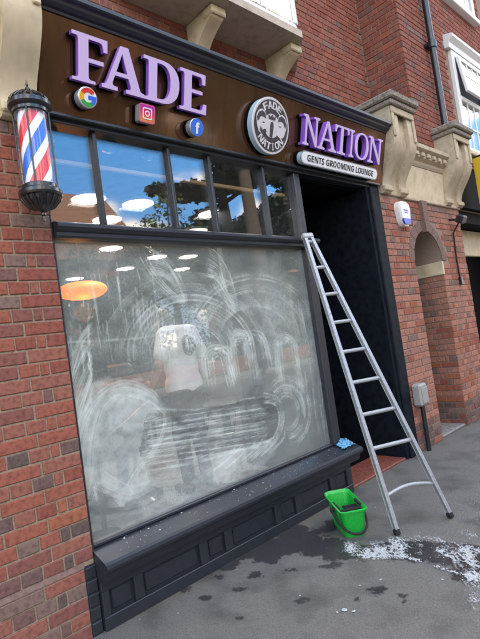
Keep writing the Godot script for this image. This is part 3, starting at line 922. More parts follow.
func round_tree(at: Vector3, h: float, r: float, tone: Color, label: String) -> void:
	var t := thing("leafy_tree", label, "tree", at, "trees across the street")
	var trunk := MB.new()
	trunk.tube([Vector3(0, -0.4, 0), Vector3(0.05, h * 0.3, 0), Vector3(0.1, h * 0.6, 0.05)], [0.28, 0.2, 0.1], 8)
	var fol := MB.new()
	for k in 34:
		var d := Vector3(rng.randfn(), rng.randfn() * 0.8, rng.randfn()).normalized() * rng.randf_range(0.4, 1.0)
		var c := Vector3(0, h * 0.62, 0) + Vector3(d.x * r, d.y * h * 0.33, d.z * r)
		trunk.tube([Vector3(0.05, h * 0.45, 0), c], [0.07, 0.02], 5)
		leaf_clump(fol, c, Vector3(0.8, 0.6, 0.8) * rng.randf_range(0.7, 1.2), 130, 0.11, tone)
	part("trunk", trunk.commit(), M.bark, t)
	part("crown", fol.commit(), M.leaf, t)

func terrace_house(x0: float, x1: float, z: float, eaves: float, ridge: float, wall: Material, label: String) -> void:
	var t := thing("house", label, "house", Vector3(x0, 0, z), "houses across the street")
	var w := x1 - x0
	var deep := 9.0
	part("wall", mb_box(Vector3(0, 0, 0), Vector3(w, eaves, deep)), wall, t)
	var rf := MB.new()
	rf.run_x(PackedVector2Array([Vector2(-0.4, eaves - 0.1), Vector2(deep + 0.4, eaves - 0.1), Vector2(deep * 0.5, ridge)]), -0.2, w + 0.2)
	var roof := part("roof", rf.commit(), M.roof, t)
	part("chimney", mb_box(Vector3(w * 0.5 - 0.5, eaves + 0.5, deep * 0.5 - 0.4), Vector3(w * 0.5 + 0.5, ridge + 1.3, deep * 0.5 + 0.4)), M.brick[4], roof)
	var n := int(w / 2.6)
	for f in 2:
		for k in n:
			var x := (k + 0.5) * w / n
			var y := 0.9 + f * 2.7
			if f == 0 and k == 0:
				part("door", mb_box(Vector3(x - 0.5, 0.05, -0.06), Vector3(x + 0.5, 2.1, -0.002), 0.01), M.navy, t)
				continue
			var wf := part("window", mb_box(Vector3(x - 0.7, y, -0.07), Vector3(x + 0.7, y + 1.4, -0.002), 0.01), M.upvc, t)
			part("pane", mb_box(Vector3(x - 0.6, y + 0.1, -0.085), Vector3(x - 0.04, y + 1.3, -0.072)), M.dark_pane, wf)
			part("pane", mb_box(Vector3(x + 0.04, y + 0.1, -0.085), Vector3(x + 0.6, y + 1.3, -0.072)), M.dark_pane, wf)

func build_street_opposite() -> void:
	M.bark = tri_tex(mat(lin(0.06, 0.045, 0.032), 0.95), M.fine, 2.0)
	M.leaf = mat(Color.WHITE, 0.8)
	M.leaf.vertex_color_use_as_albedo = true
	M.leaf.backlight_enabled = true; M.leaf.backlight = Color(0.25, 0.3, 0.15)
	M.roof = tri_tex(mat(lin(0.17, 0.09, 0.055), 0.9), M.fine, 1.5)
	M.render_cream = tri_tex(mat(lin(0.45, 0.40, 0.32), 0.9), M.blot, 0.4)
	M.house_brick = tri_tex(mat(lin(0.24, 0.11, 0.075), 0.9), M.fine, 2.0)
	M.dark_pane = mat(lin(0.02, 0.025, 0.03), 0.05)
	M.hedge = mat(Color.WHITE, 0.85)
	M.hedge.vertex_color_use_as_albedo = true
	terrace_house(1.0, 15.5, 20.0, 6.6, 11.6, M.house_brick, "red brick house with a brown tiled roof across the street")
	terrace_house(-12.0, 0.5, 22.0, 5.4, 9.2, M.render_cream, "cream rendered house with a brown tiled roof across the street")
	terrace_house(30.0, 44.0, 24.0, 5.6, 9.6, M.house_brick, "long brick house beside the tall pines across the street")
	terrace_house(52.0, 68.0, 22.0, 5.6, 9.6, M.render_cream, "cream house at the far end of the street")
	pine_tree(Vector3(19.5, 0.02, 17.5), 17.0, 6.5, "tall dark pine with spreading limbs across the street")
	pine_tree(Vector3(27.5, 0.02, 18.5), 15.0, 6.5, "wide dark pine beside the taller pine")
	round_tree(Vector3(15.4, 0.02, 18.0), 10.5, 2.6, Color(0.075, 0.095, 0.02), "small yellow green tree beside the brick house")
	pine_tree(Vector3(17.0, 0.02, 13.2), 17.0, 5.5, "high crowned street pine in front of the spreading pines", 0.66)
	round_tree(Vector3(5.2, 0.02, 16.8), 6.4, 2.2, Color(0.035, 0.05, 0.018), "low dark green tree before the brick house door")
	round_tree(Vector3(8.6, 0.02, 17.2), 6.8, 2.3, Color(0.045, 0.062, 0.02), "low bushy tree in the middle of the brick house front")
	round_tree(Vector3(12.0, 0.02, 16.8), 6.2, 2.2, Color(0.03, 0.046, 0.016), "low dark tree before the end of the brick house")
	round_tree(Vector3(17.2, 0.02, 16.6), 8.0, 2.5, Color(0.028, 0.042, 0.016), "dense dark tree beside the small yellow green tree")
	round_tree(Vector3(23.0, 0.02, 16.4), 6.0, 2.6, Color(0.035, 0.05, 0.018), "low spreading tree between the two pines")
	round_tree(Vector3(37.0, 0.02, 18.0), 10.0, 3.2, Color(0.045, 0.075, 0.022), "round green tree in front of the long house")
	round_tree(Vector3(-3.0, 0.02, 18.5), 8.0, 2.4, Color(0.045, 0.07, 0.02), "leafy tree before the cream house")
	var hd := MB.new()
	for k in 170:
		leaf_clump(hd, Vector3(-10 + k * 0.4, 1.75, 15.2), Vector3(0.5, 1.75, 0.5), 90, 0.09, Color(0.028, 0.045, 0.016))
	var h := thing("hedge", "long clipped dark green hedge along the far pavement", "hedge")
	part("foliage", hd.commit(), M.hedge, h)
	part("garden_wall", mb_box(Vector3(-10, 0.0, 14.35), Vector3(58, 0.7, 14.6), 0.02), M.house_brick, h)

# ------------------------------------------------------------------ signs
func glyph(text: String, serif: bool, bold: bool, depth: float, w := -1.0, h := -1.0) -> ArrayMesh:
	# one piece of lettering as a solid, lower left at the origin, back at z = 0, stretched to w x h
	var f := SystemFont.new()
	f.font_names = PackedStringArray(["Droid Serif" if serif else "Droid Sans"])
	f.font_weight = 700 if bold else 400
	var t := TextMesh.new()
	t.text = text; t.font = f; t.font_size = 64; t.pixel_size = 0.01; t.depth = 0.1; t.curve_step = 1.0
	var a := t.get_mesh_arrays()
	var vv: PackedVector3Array = a[Mesh.ARRAY_VERTEX]
	var bb := AABB(vv[0], Vector3.ZERO)
	for p in vv: bb = bb.expand(p)
	var sx: float = w / bb.size.x if w > 0 else h / bb.size.y
	var sy: float = h / bb.size.y
	var sz := depth / bb.size.z
	var nn: PackedVector3Array = a[Mesh.ARRAY_NORMAL]
	for k in vv.size():
		var p := vv[k] - bb.position
		vv[k] = Vector3(p.x * sx, p.y * sy, p.z * sz)
		nn[k] = Vector3(nn[k].x / sx, nn[k].y / sy, nn[k].z / sz).normalized()
	var out := []
	out.resize(Mesh.ARRAY_MAX)
	out[Mesh.ARRAY_VERTEX] = vv; out[Mesh.ARRAY_NORMAL] = nn; out[Mesh.ARRAY_INDEX] = a[Mesh.ARRAY_INDEX]
	var m := ArrayMesh.new()
	m.add_surface_from_arrays(Mesh.PRIMITIVE_TRIANGLES, out)
	return m

func disc(mb: MB, r: float, z0: float, z1: float, seg := 40, bev := 0.004) -> void:
	# a disc facing +z with a small bevel
	mb.lathe([Vector2(0, z0), Vector2(r, z0), Vector2(r, z1 - bev), Vector2(r - bev, z1), Vector2(0, z1)], seg, Transform3D(Basis(Vector3.RIGHT, PI / 2), Vector3.ZERO))

func annulus(mb: MB, r0: float, r1: float, a0: float, a1: float, z0: float, z1: float, seg := 32) -> void:
	var p := PackedVector2Array()
	for k in seg + 1: p.append(Vector2.from_angle(lerpf(a0, a1, float(k) / seg)) * r1)
	for k in seg + 1: p.append(Vector2.from_angle(lerpf(a1, a0, float(k) / seg)) * r0)
	mb.prism(p, z0, z1)

func flat_shape(pts: Array, z0: float, z1: float) -> ArrayMesh:
	var m := MB.new()
	var p := PackedVector2Array()
	for q in pts: p.append(Vector2(q[0], q[1]))
	m.prism(p, z0, z1)
	return m.commit()

func raised_word(t: Node3D, letters: Array, bold: bool, origin: Vector3, y0: float, y1: float, back: float, deep: float) -> void:
	# each letter: dark stand-off at the back, purple return, lilac face
	for e in letters:
		var l := Node3D.new()
		l.name = "letter"
		t.add_child(l, true)
		l.position = Vector3(e[1] - origin.x, y0 - origin.y, 0)
		var w: float = e[2] - e[1]
		part("back", glyph(e[0], true, bold, back, w, y1 - y0), M.black, l, Vector3(0, 0, 0.0005))
		part("return", glyph(e[0], true, bold, deep, w, y1 - y0), M.purple, l, Vector3(0, 0, back + 0.001))
		part("face", glyph(e[0], true, bold, 0.006, w, y1 - y0), M.lilac, l, Vector3(0, 0, back + deep + 0.0015))

func build_signs() -> void:
	M.text_black = mat(lin(0.012, 0.012, 0.013), 0.5)
	M.sign_white = mat(lin(0.74, 0.75, 0.76), 0.3)
	M.emblem_pale = mat(lin(0.58, 0.56, 0.58), 0.35)
	M.emblem_dark = mat(lin(0.045, 0.035, 0.04), 0.4)
	var z := 0.0005
	var o1 := Vector3(1.38, 0.192, z)
	var w1 := thing("raised_letters", "large lilac slab serif letters of the four letter word with purple sides", "sign letters", o1)
	raised_word(w1, [["F", 1.372, 1.598], ["A", 1.562, 1.862], ["D", 1.858, 2.142], ["E", 2.150, 2.385]], true, o1, 0.192, 0.460, 0.036, 0.030)
	on_fascia(w1)
	var o2 := Vector3(3.48, 0.172, z)
	var w2 := thing("raised_letters", "slim lilac serif letters of the six letter word with bright purple sides", "sign letters", o2)
	raised_word(w2, [["N", 3.475, 3.705], ["A", 3.690, 3.975], ["T", 3.945, 4.175], ["I", 4.185, 4.265], ["O", 4.285, 4.530], ["N", 4.530, 4.795]], false, o2, 0.172, 0.428, 0.036, 0.048)
	on_fascia(w2)

	# round emblem
	var r := 0.222
	var e := thing("round_emblem_sign", "big round black and white emblem sign with ring lettering and two heads", "sign", Vector3(3.06, 0.243, z))
	on_fascia(e)
	var mb := MB.new(); disc(mb, r, 0.0005, 0.035, 48); part("back", mb.commit(), M.black, e)
	mb = MB.new(); disc(mb, r * 0.985, 0.0355, 0.085, 48); part("return", mb.commit(), M.pale_blue, e)
	mb = MB.new(); disc(mb, r, 0.0855, 0.094, 48); part("face", mb.commit(), M.emblem_pale, e)
	mb = MB.new(); disc(mb, r * 0.91, 0.0945, 0.096, 48, 0.0005); part("ground", mb.commit(), M.emblem_dark, e)
	var zf := 0.0965
	mb = MB.new(); disc(mb, r * 0.42, zf, zf + 0.0015, 36, 0.0005); part("centre_disc", mb.commit(), M.emblem_pale, e)
	# heads in profile, facing the middle
	for s in [-1.0, 1.0]:
		var face := []
		for q in [[0.30, 0.18], [0.36, 0.10], [0.33, 0.02], [0.26, -0.01], [0.30, -0.06], [0.27, -0.10], [0.29, -0.16], [0.27, -0.24], [0.36, -0.32], [0.50, -0.36], [0.66, -0.30], [0.74, -0.12], [0.80, 0.10], [0.80, 0.26], [0.70, 0.42], [0.54, 0.50], [0.38, 0.44], [0.30, 0.30]]:
			face.append([s * q[0] * r * 1.02, q[1] * r])
		part("head", flat_shape(face, zf + 0.0016, zf + 0.003), M.emblem_pale, e)
		var hair := []
		for q in [[0.33, 0.20], [0.36, 0.36], [0.52, 0.44], [0.70, 0.36], [0.79, 0.18], [0.76, 0.04], [0.68, 0.10], [0.62, 0.22], [0.48, 0.24]]:
			hair.append([s * q[0] * r, q[1] * r])
		part("hair", flat_shape(hair, zf + 0.0031, zf + 0.0045), M.emblem_dark, e)
		var beard := []
		for q in [[0.30, -0.18], [0.36, -0.16], [0.50, -0.22], [0.58, -0.10], [0.62, -0.24], [0.52, -0.36], [0.36, -0.34], [0.28, -0.26]]:
			beard.append([s * q[0] * r, q[1] * r])
		if s < 0: part("beard", flat_shape(beard, zf + 0.0031, zf + 0.0045), M.emblem_dark, e)
		part("eye", flat_shape([[s * 0.38 * r, 0.06 * r], [s * 0.50 * r, 0.07 * r], [s * 0.50 * r, 0.03 * r], [s * 0.40 * r, 0.03 * r]], zf + 0.0031, zf + 0.0045), M.emblem_dark, e)
	var comb := [[-0.09, -0.38], [0.05, -0.42], [0.10, 0.02], [0.06, 0.14], [-0.05, 0.13], [-0.08, 0.0]]
	for q in comb: q[0] *= r; q[1] *= r
	part("clipper", flat_shape(comb, zf + 0.0016, zf + 0.0045), M.emblem_dark, e)
	var crown := [[-0.17, 0.22], [0.17, 0.22], [0.20, 0.38], [0.09, 0.30], [0.0, 0.40], [-0.09, 0.30], [-0.20, 0.38]]
	for q in crown: q[0] *= r; q[1] *= r
	part("crown_mark", flat_shape(crown, zf + 0.0016, zf + 0.0045), M.emblem_dark, e)
	var razor := [[-0.10, -0.52], [0.30, -0.40], [0.34, -0.44], [-0.04, -0.58]]
	for q in razor: q[0] *= r; q[1] *= r
	part("razor_mark", flat_shape(razor, zf + 0.0016, zf + 0.0045), M.emblem_dark, e)
	var rt := r * 0.72
	var words := [["FADE", true], ["NATION", false]]
	for wd in words:
		var txt: String = wd[0]
		var n := txt.length()
		var step := 0.36 if wd[1] else 0.325
		for k in n:
			var off := (k - (n - 1) * 0.5) * step
			var cw := 0.052 if txt[k] != "I" else 0.016
			var g := glyph(txt[k], false, true, 0.0025, cw, 0.058)
			var ang: float = PI / 2 - off if wd[1] else -PI / 2 + off
			var rot: float = ang - PI / 2 if wd[1] else ang + PI / 2
			var bs := Basis(Vector3.BACK, rot)
			var ctr := Vector3(cos(ang), sin(ang), 0) * rt
			var p := part("ring_letter", g, M.emblem_pale, e, ctr + bs * Vector3(-cw * 0.5, -0.029, 0) + Vector3(0, 0, zf))
			p.basis = bs

	# pill with the strapline
	var pill := thing("pill_sign", "long white rounded sign with small black capital letters under the six letter word", "sign", Vector3(4.10, 0.066, z))
	on_fascia(pill)
	var cap := func(hw: float, hh: float) -> PackedVector2Array:
		var p := PackedVector2Array()
		for k in 13: p.append(Vector2(hw - hh, 0) + Vector2.from_angle(-PI / 2 + PI * k / 12.0) * hh)
		for k in 13: p.append(Vector2(-hw + hh, 0) + Vector2.from_angle(PI / 2 + PI * k / 12.0) * hh)
		return p
	mb = MB.new(); mb.prism(cap.call(0.640, 0.058), 0.0005, 0.035); part("back", mb.commit(), M.black, pill)
	mb = MB.new(); mb.prism(cap.call(0.630, 0.054), 0.0355, 0.082, Transform3D.IDENTITY, true); part("return", mb.commit(), M.pale_blue, pill)
	mb = MB.new(); mb.prism(cap.call(0.640, 0.058), 0.0825, 0.088); part("rim", mb.commit(), M.steel, pill)
	mb = MB.new(); mb.prism(cap.call(0.627, 0.049), 0.0885, 0.0905); part("face", mb.commit(), M.sign_white, pill)
	part("lettering", glyph("GENTS GROOMING LOUNGE", false, true, 0.002, 1.10, 0.058), M.text_black, pill, Vector3(-0.55, -0.029, 0.0909))

	# three small round or square icon signs
	var ir := 0.062
	var g := thing("icon_sign", "small round white icon sign with a four colour ring mark", "sign", Vector3(1.46, 0.104, z), "small icon signs under the word")
	on_fascia(g)
	icon_base(g, ir, false)
	part("disc", flat_disc(ir * 0.92, 0.0905, 0.092), M.sign_white, g)
	var gc := [[lin(0.60, 0.035, 0.02), 0.70, 2.62], [lin(0.75, 0.38, 0.01), 2.62, 3.62], [lin(0.03, 0.32, 0.06), 3.62, 5.35], [lin(0.03, 0.14, 0.65), 5.35, 6.30]]
	for q in gc:
		mb = MB.new(); annulus(mb, ir * 0.46, ir * 0.86, q[1], q[2], 0.0925, 0.0945, 14); part("arc", mb.commit(), mat(q[0], 0.35), g)
	part("bar", mb_box(Vector3(0.0, -ir * 0.19, 0.0925), Vector3(ir * 0.86, ir * 0.19, 0.0943)), mat(gc[3][0], 0.35), g)
	var ig := thing("icon_sign", "small rounded square icon sign shading from orange to magenta with a camera outline", "sign", Vector3(1.875, 0.097, z), "small icon signs under the word")
	on_fascia(ig)
	icon_base(ig, ir, true)
	mb = MB.new()
	var nn := 12
	for i in nn:
		for j in nn:
			var u0 := -1.0 + 2.0 * i / nn; var v0 := -1.0 + 2.0 * j / nn
			var d := 2.0 / nn
			var cu := u0 + d * 0.5; var cv := v0 + d * 0.5
			var tt := clampf((cv + 1.0) * 0.42 + (cu + 1.0) * 0.08, 0.0, 1.0)
			var cc := Color(0.72, 0.30, 0.03).lerp(Color(0.62, 0.02, 0.10), clampf(tt * 2.0, 0, 1)).lerp(Color(0.34, 0.02, 0.42), clampf(tt * 2.0 - 1.0, 0, 1))
			mb.tint = cc
			var rr := ir * 0.84
			mb.quad(Vector3(u0, v0, 0) * rr, Vector3(u0 + d, v0, 0) * rr, Vector3(u0 + d, v0 + d, 0) * rr, Vector3(u0, v0 + d, 0) * rr)
	var gm := mat(Color.WHITE, 0.35); gm.vertex_color_use_as_albedo = true
	part("gradient_face", mb.commit(), gm, ig, Vector3(0, 0, 0.0912))
	mb = MB.new()
	rounded_ring(mb, ir * 0.58, ir * 0.46, ir * 0.2, 0.0918, 0.0935)
	part("outline", mb.commit(), M.sign_white, ig)
	mb = MB.new(); annulus(mb, ir * 0.18, ir * 0.30, 0.0, TAU - 0.001, 0.0918, 0.0935, 20); part("lens", mb.commit(), M.sign_white, ig)
	var fb := thing("icon_sign", "small round blue icon sign with a white letter f", "sign", Vector3(2.292, 0.090, z), "small icon signs under the word")
	on_fascia(fb)
	icon_base(fb, ir, false)
	part("disc", flat_disc(ir * 0.96, 0.0905, 0.092), mat(lin(0.035, 0.15, 0.60), 0.35), fb)
	part("letter_f", glyph("f", false, true, 0.002, ir * 0.62, ir * 1.25), M.sign_white, fb, Vector3(-ir * 0.28, -ir * 0.72, 0.0925))

func flat_disc(r: float, z0: float, z1: float) -> ArrayMesh:
	var m := MB.new()
	disc(m, r, z0, z1, 32, 0.0006)
	return m.commit()

func rounded_square(h: float, rad: float) -> PackedVector2Array:
	var p := PackedVector2Array()
	for q in 4:
		var c := Vector2(h - rad, h - rad).rotated(q * PI / 2)
		for k in 5: p.append(c + Vector2.from_angle(q * PI / 2 + PI / 2 * k / 4.0) * rad)
	return p

func rounded_ring(mb: MB, h1: float, h0: float, rad: float, z0: float, z1: float) -> void:
	var o := rounded_square(h1, rad); var i := rounded_square(h0, rad * 0.7)
	for k in o.size():
		var q := (k + 1) % o.size()
		mb.prism(PackedVector2Array([o[k], o[q], i[q], i[k]]), z0, z1)

func icon_base(t: Node3D, r: float, square: bool) -> void:
	var mb := MB.new()
	if square:
		mb.prism(rounded_square(r * 0.95, r * 0.25), 0.0005, 0.035); part("back", mb.commit(), M.black, t)
		mb = MB.new(); mb.prism(rounded_square(r * 0.92, r * 0.25), 0.0355, 0.084); part("return", mb.commit(), M.steel, t)
		mb = MB.new(); mb.prism(rounded_square(r * 0.95, r * 0.25), 0.0845, 0.090); part("rim", mb.commit(), mat(lin(0.60, 0.12, 0.25), 0.35), t)
	else:
		disc(mb, r, 0.0005, 0.035, 32); part("back", mb.commit(), M.black, t)
		mb = MB.new(); disc(mb, r * 0.96, 0.0355, 0.084, 32); part("return", mb.commit(), M.steel, t)
		mb = MB.new(); disc(mb, r, 0.0845, 0.090, 32); part("rim", mb.commit(), M.steel, t)

# ------------------------------------------------------------------ barber pole
func build_barber_pole() -> void:
	var at := Vector3(1.095, 2.32, 0.16)
	var t := thing("barber_pole", "barber pole with red white and blue stripes in a black iron case", "barber pole", at)
	# bottom finial, bowl, ring
	var bot := MB.new()
	bot.lathe([Vector2(0, -0.055), Vector2(0.006, -0.05), Vector2(0.005, -0.025), Vector2(0.013, -0.018), Vector2(0.013, -0.008), Vector2(0.007, 0.0), Vector2(0.03, 0.006), Vector2(0.06, 0.022), Vector2(0.086, 0.052), Vector2(0.095, 0.072), Vector2(0.108, 0.078), Vector2(0.112, 0.088), Vector2(0.112, 0.105), Vector2(0.10, 0.112), Vector2(0.094, 0.118), Vector2(0.094, 0.134), Vector2(0.088, 0.14), Vector2(0.0, 0.14)], 32)
	for k in 16:   # gadroons round the bowl
		var a := TAU * k / 16.0
		var d := Vector3(cos(a), 0, sin(a))
		bot.tube([d * 0.03 + Vector3(0, 0.010, 0), d * 0.066 + Vector3(0, 0.028, 0), d * 0.09 + Vector3(0, 0.058, 0), d * 0.098 + Vector3(0, 0.074, 0)], [0.004, 0.008, 0.011, 0.008], 6)
	part("base_bowl", bot.commit(), M.iron, t)
	var img := Image.create(256, 256, false, Image.FORMAT_RGB8)
	for y in 256:
		for x in 256:
			var f := fposmod(2.0 * x / 256.0 - y / 256.0 * 1.15 + POLE_PHASE, 1.0)
			var c := Color(0.93, 0.93, 0.93)
			if f < 0.30: c = Color(0.86, 0.10, 0.16)
			elif f > 0.50 and f < 0.80: c = Color(0.05, 0.40, 0.80)
			img.set_pixel(x, y, c)
	var sm := mat(Color.WHITE, 0.5)
	sm.albedo_texture = ImageTexture.create_from_image(img)
	var cyl := MB.new()
	var prof := [Vector2(0.072, 0.14), Vector2(0.072, 0.53)]
	cyl.lathe(prof, 40)
	part("striped_cylinder", cyl.commit(), sm, t)
	var gl := MB.new()
	gl.lathe([Vector2(0.086, 0.141), Vector2(0.086, 0.529)], 40)
	part("glass_tube", gl.commit(), M.clear, t)
	var rods := MB.new()
	for a in [0.6, 0.6 + PI / 2, 0.6 + PI, 0.6 + PI * 1.5]:
		rods.tube([Vector3(cos(a) * 0.092, 0.13, sin(a) * 0.092), Vector3(cos(a) * 0.092, 0.54, sin(a) * 0.092)], 0.0045, 6)
	part("tie_rod", rods.commit(), M.iron, t)
	var top := MB.new()
	top.lathe([Vector2(0.0, 0.53), Vector2(0.088, 0.53), Vector2(0.094, 0.536), Vector2(0.094, 0.552), Vector2(0.104, 0.56), Vector2(0.112, 0.57), Vector2(0.112, 0.592), Vector2(0.102, 0.60), Vector2(0.09, 0.612), Vector2(0.07, 0.632), Vector2(0.045, 0.648), Vector2(0.016, 0.656), Vector2(0.010, 0.664), Vector2(0.016, 0.672), Vector2(0.012, 0.682), Vector2(0.005, 0.69), Vector2(0.008, 0.70), Vector2(0.0, 0.735)], 32)
	for k in 16:
		var a := TAU * k / 16.0
		var d := Vector3(cos(a), 0, sin(a))
		top.tube([d * 0.103 + Vector3(0, 0.60, 0), d * 0.088 + Vector3(0, 0.618, 0), d * 0.066 + Vector3(0, 0.636, 0), d * 0.035 + Vector3(0, 0.650, 0)], [0.008, 0.010, 0.008, 0.004], 6)
	part("cap", top.commit(), M.iron, t)
	for y in [0.10, 0.57]:
		var br := MB.new()
		br.bbox(Vector3(-0.03, y - 0.02, -0.16 + 0.003), Vector3(0.03, y + 0.02, -0.08), 0.004)
		part("bracket", br.commit(), M.iron, t)

# ------------------------------------------------------------------ things on the walls
func build_wall_fittings() -> void:
	var al := thing("alarm_box", "white burglar alarm box with a blue lower half on the brick pier", "alarm", Vector3(5.36, 2.50, 0.002))
	var shape := PackedVector2Array()
	for q in [[-0.10, 0.09], [-0.075, 0.04], [-0.04, 0.015], [0.04, 0.015], [0.075, 0.04], [0.10, 0.09], [0.125, 0.22], [0.11, 0.28], [0.06, 0.305], [-0.06, 0.305], [-0.11, 0.28], [-0.125, 0.22]]: shape.append(Vector2(q[0], q[1]))
	var m := MB.new(); m.prism(shape, 0.0, 0.06, Transform3D.IDENTITY, true)
	var inset := PackedVector2Array()
	for q in shape: inset.append(Vector2(q.x * 0.88, 0.16 + (q.y - 0.16) * 0.9))
	m.prism(inset, 0.0605, 0.075, Transform3D.IDENTITY, true)
	part("cover", m.commit(), M.white, al)
	m = MB.new(); m.prism(PackedVector2Array([Vector2(-0.085, 0.075), Vector2(-0.06, 0.035), Vector2(0.06, 0.035), Vector2(0.085, 0.075), Vector2(0.088, 0.10), Vector2(-0.088, 0.10)]), 0.0, 0.081)
	part("lens", m.commit(), mat(lin(0.02, 0.05, 0.42), 0.2), al)
	m = MB.new(); m.bbox(Vector3(-0.05, 0.19, 0.0755), Vector3(0.05, 0.205, 0.077), 0.0005); m.bbox(Vector3(-0.035, 0.165, 0.0755), Vector3(0.04, 0.178, 0.077), 0.0005); disc(m, 0.001, 0.0, 0.001, 6, 0.0002)
	part("print", m.commit(), mat(lin(0.10, 0.16, 0.40), 0.5), al)
	var mt := thing("meter_box", "grey meter box with a black conduit running down to the pavement", "meter box", Vector3(5.06, 0.50, 0.002))
	m = MB.new(); m.bbox(Vector3(-0.085, 0.0, 0.0), Vector3(0.085, 0.24, 0.11), 0.02)
	m.bbox(Vector3(-0.065, 0.03, 0.1105), Vector3(0.065, 0.20, 0.118), 0.004)
	part("case", m.commit(), mat(lin(0.30, 0.29, 0.27), 0.6), mt)
	m = MB.new(); m.tube([Vector3(0.02, 0.0, 0.05), Vector3(0.02, -0.30, 0.05), Vector3(0.02, -0.499, 0.05)], 0.026, 10)
	part("conduit", m.commit(), M.iron, mt)

# ------------------------------------------------------------------ ladder
func build_ladder() -> void:
	var fl := on(397, 535, 1, 0.0); var fr := on(450, 518, 1, 0.0)
	var base := (fl + fr) * 0.5
	var top := Vector3(3.405, 2.29, 0.118)
	var t := thing("ladder", "tapering aluminium window cleaner's ladder leaning on the transom", "ladder", base)
	fl -= base; fr -= base; top -= base
	var across := (fr - fl).normalized()
	var tl := top - across * 0.028; var trr := top + across * 0.028
	var up := ((tl + trr) * 0.5 - (fl + fr) * 0.5).normalized()
	var face := across.cross(up).normalized()
	for e in [[fl, tl], [fr, trr]]:
		var a: Vector3 = e[0] + Vector3(0, 0.03, 0); var b: Vector3 = e[1]
		var d := (b - a).normalized()
		var sd := d.cross(face).normalized()
		var m := MB.new()
		# channel section: web and two flanges
		var bs := Basis(sd, d, sd.cross(d))
		m.bobox((a + b) * 0.5, Vector3(0.020, (b - a).length(), 0.036), 0.003, bs)
		m.bobox((a + b) * 0.5 + bs.z * 0.0195, Vector3(0.028, (b - a).length(), 0.005), 0.001, bs)
		m.bobox((a + b) * 0.5 - bs.z * 0.0195, Vector3(0.028, (b - a).length(), 0.005), 0.001, bs)
		part("rail", m.commit(), M.alu, t)
		var f := MB.new()
		f.bobox(a - d * 0.008, Vector3(0.034, 0.040, 0.050), 0.006, bs)
		part("foot", f.commit(), M.rubber, t)
	var n := 9
	for k in n:
		var s := (0.34 + 0.255 * k) / 2.43
		if k == 0: s = 0.105
		var a := fl.lerp(tl, s); var b := fr.lerp(trr, s)
		var r := MB.new()
		if k == 0:   # bowed spreader bar
			var pts := []
			for q in 9:
				var u := q / 8.0
				pts.append(a.lerp(b, u) + up * (0.035 * sin(u * PI)))
			r.tube(pts, 0.013, 8)
			part("spreader_bar", r.commit(), M.alu_worn, t)
		else:
			r.tube([a, b], 0.0155, 10)
			part("rung", r.commit(), M.alu_worn, t)
	var cap := MB.new()
	cap.bobox(top + up * 0.005, Vector3(0.10, 0.05, 0.06), 0.01, Basis(across, up, face))
	part("head_cap", cap.commit(), M.alu_worn, t)

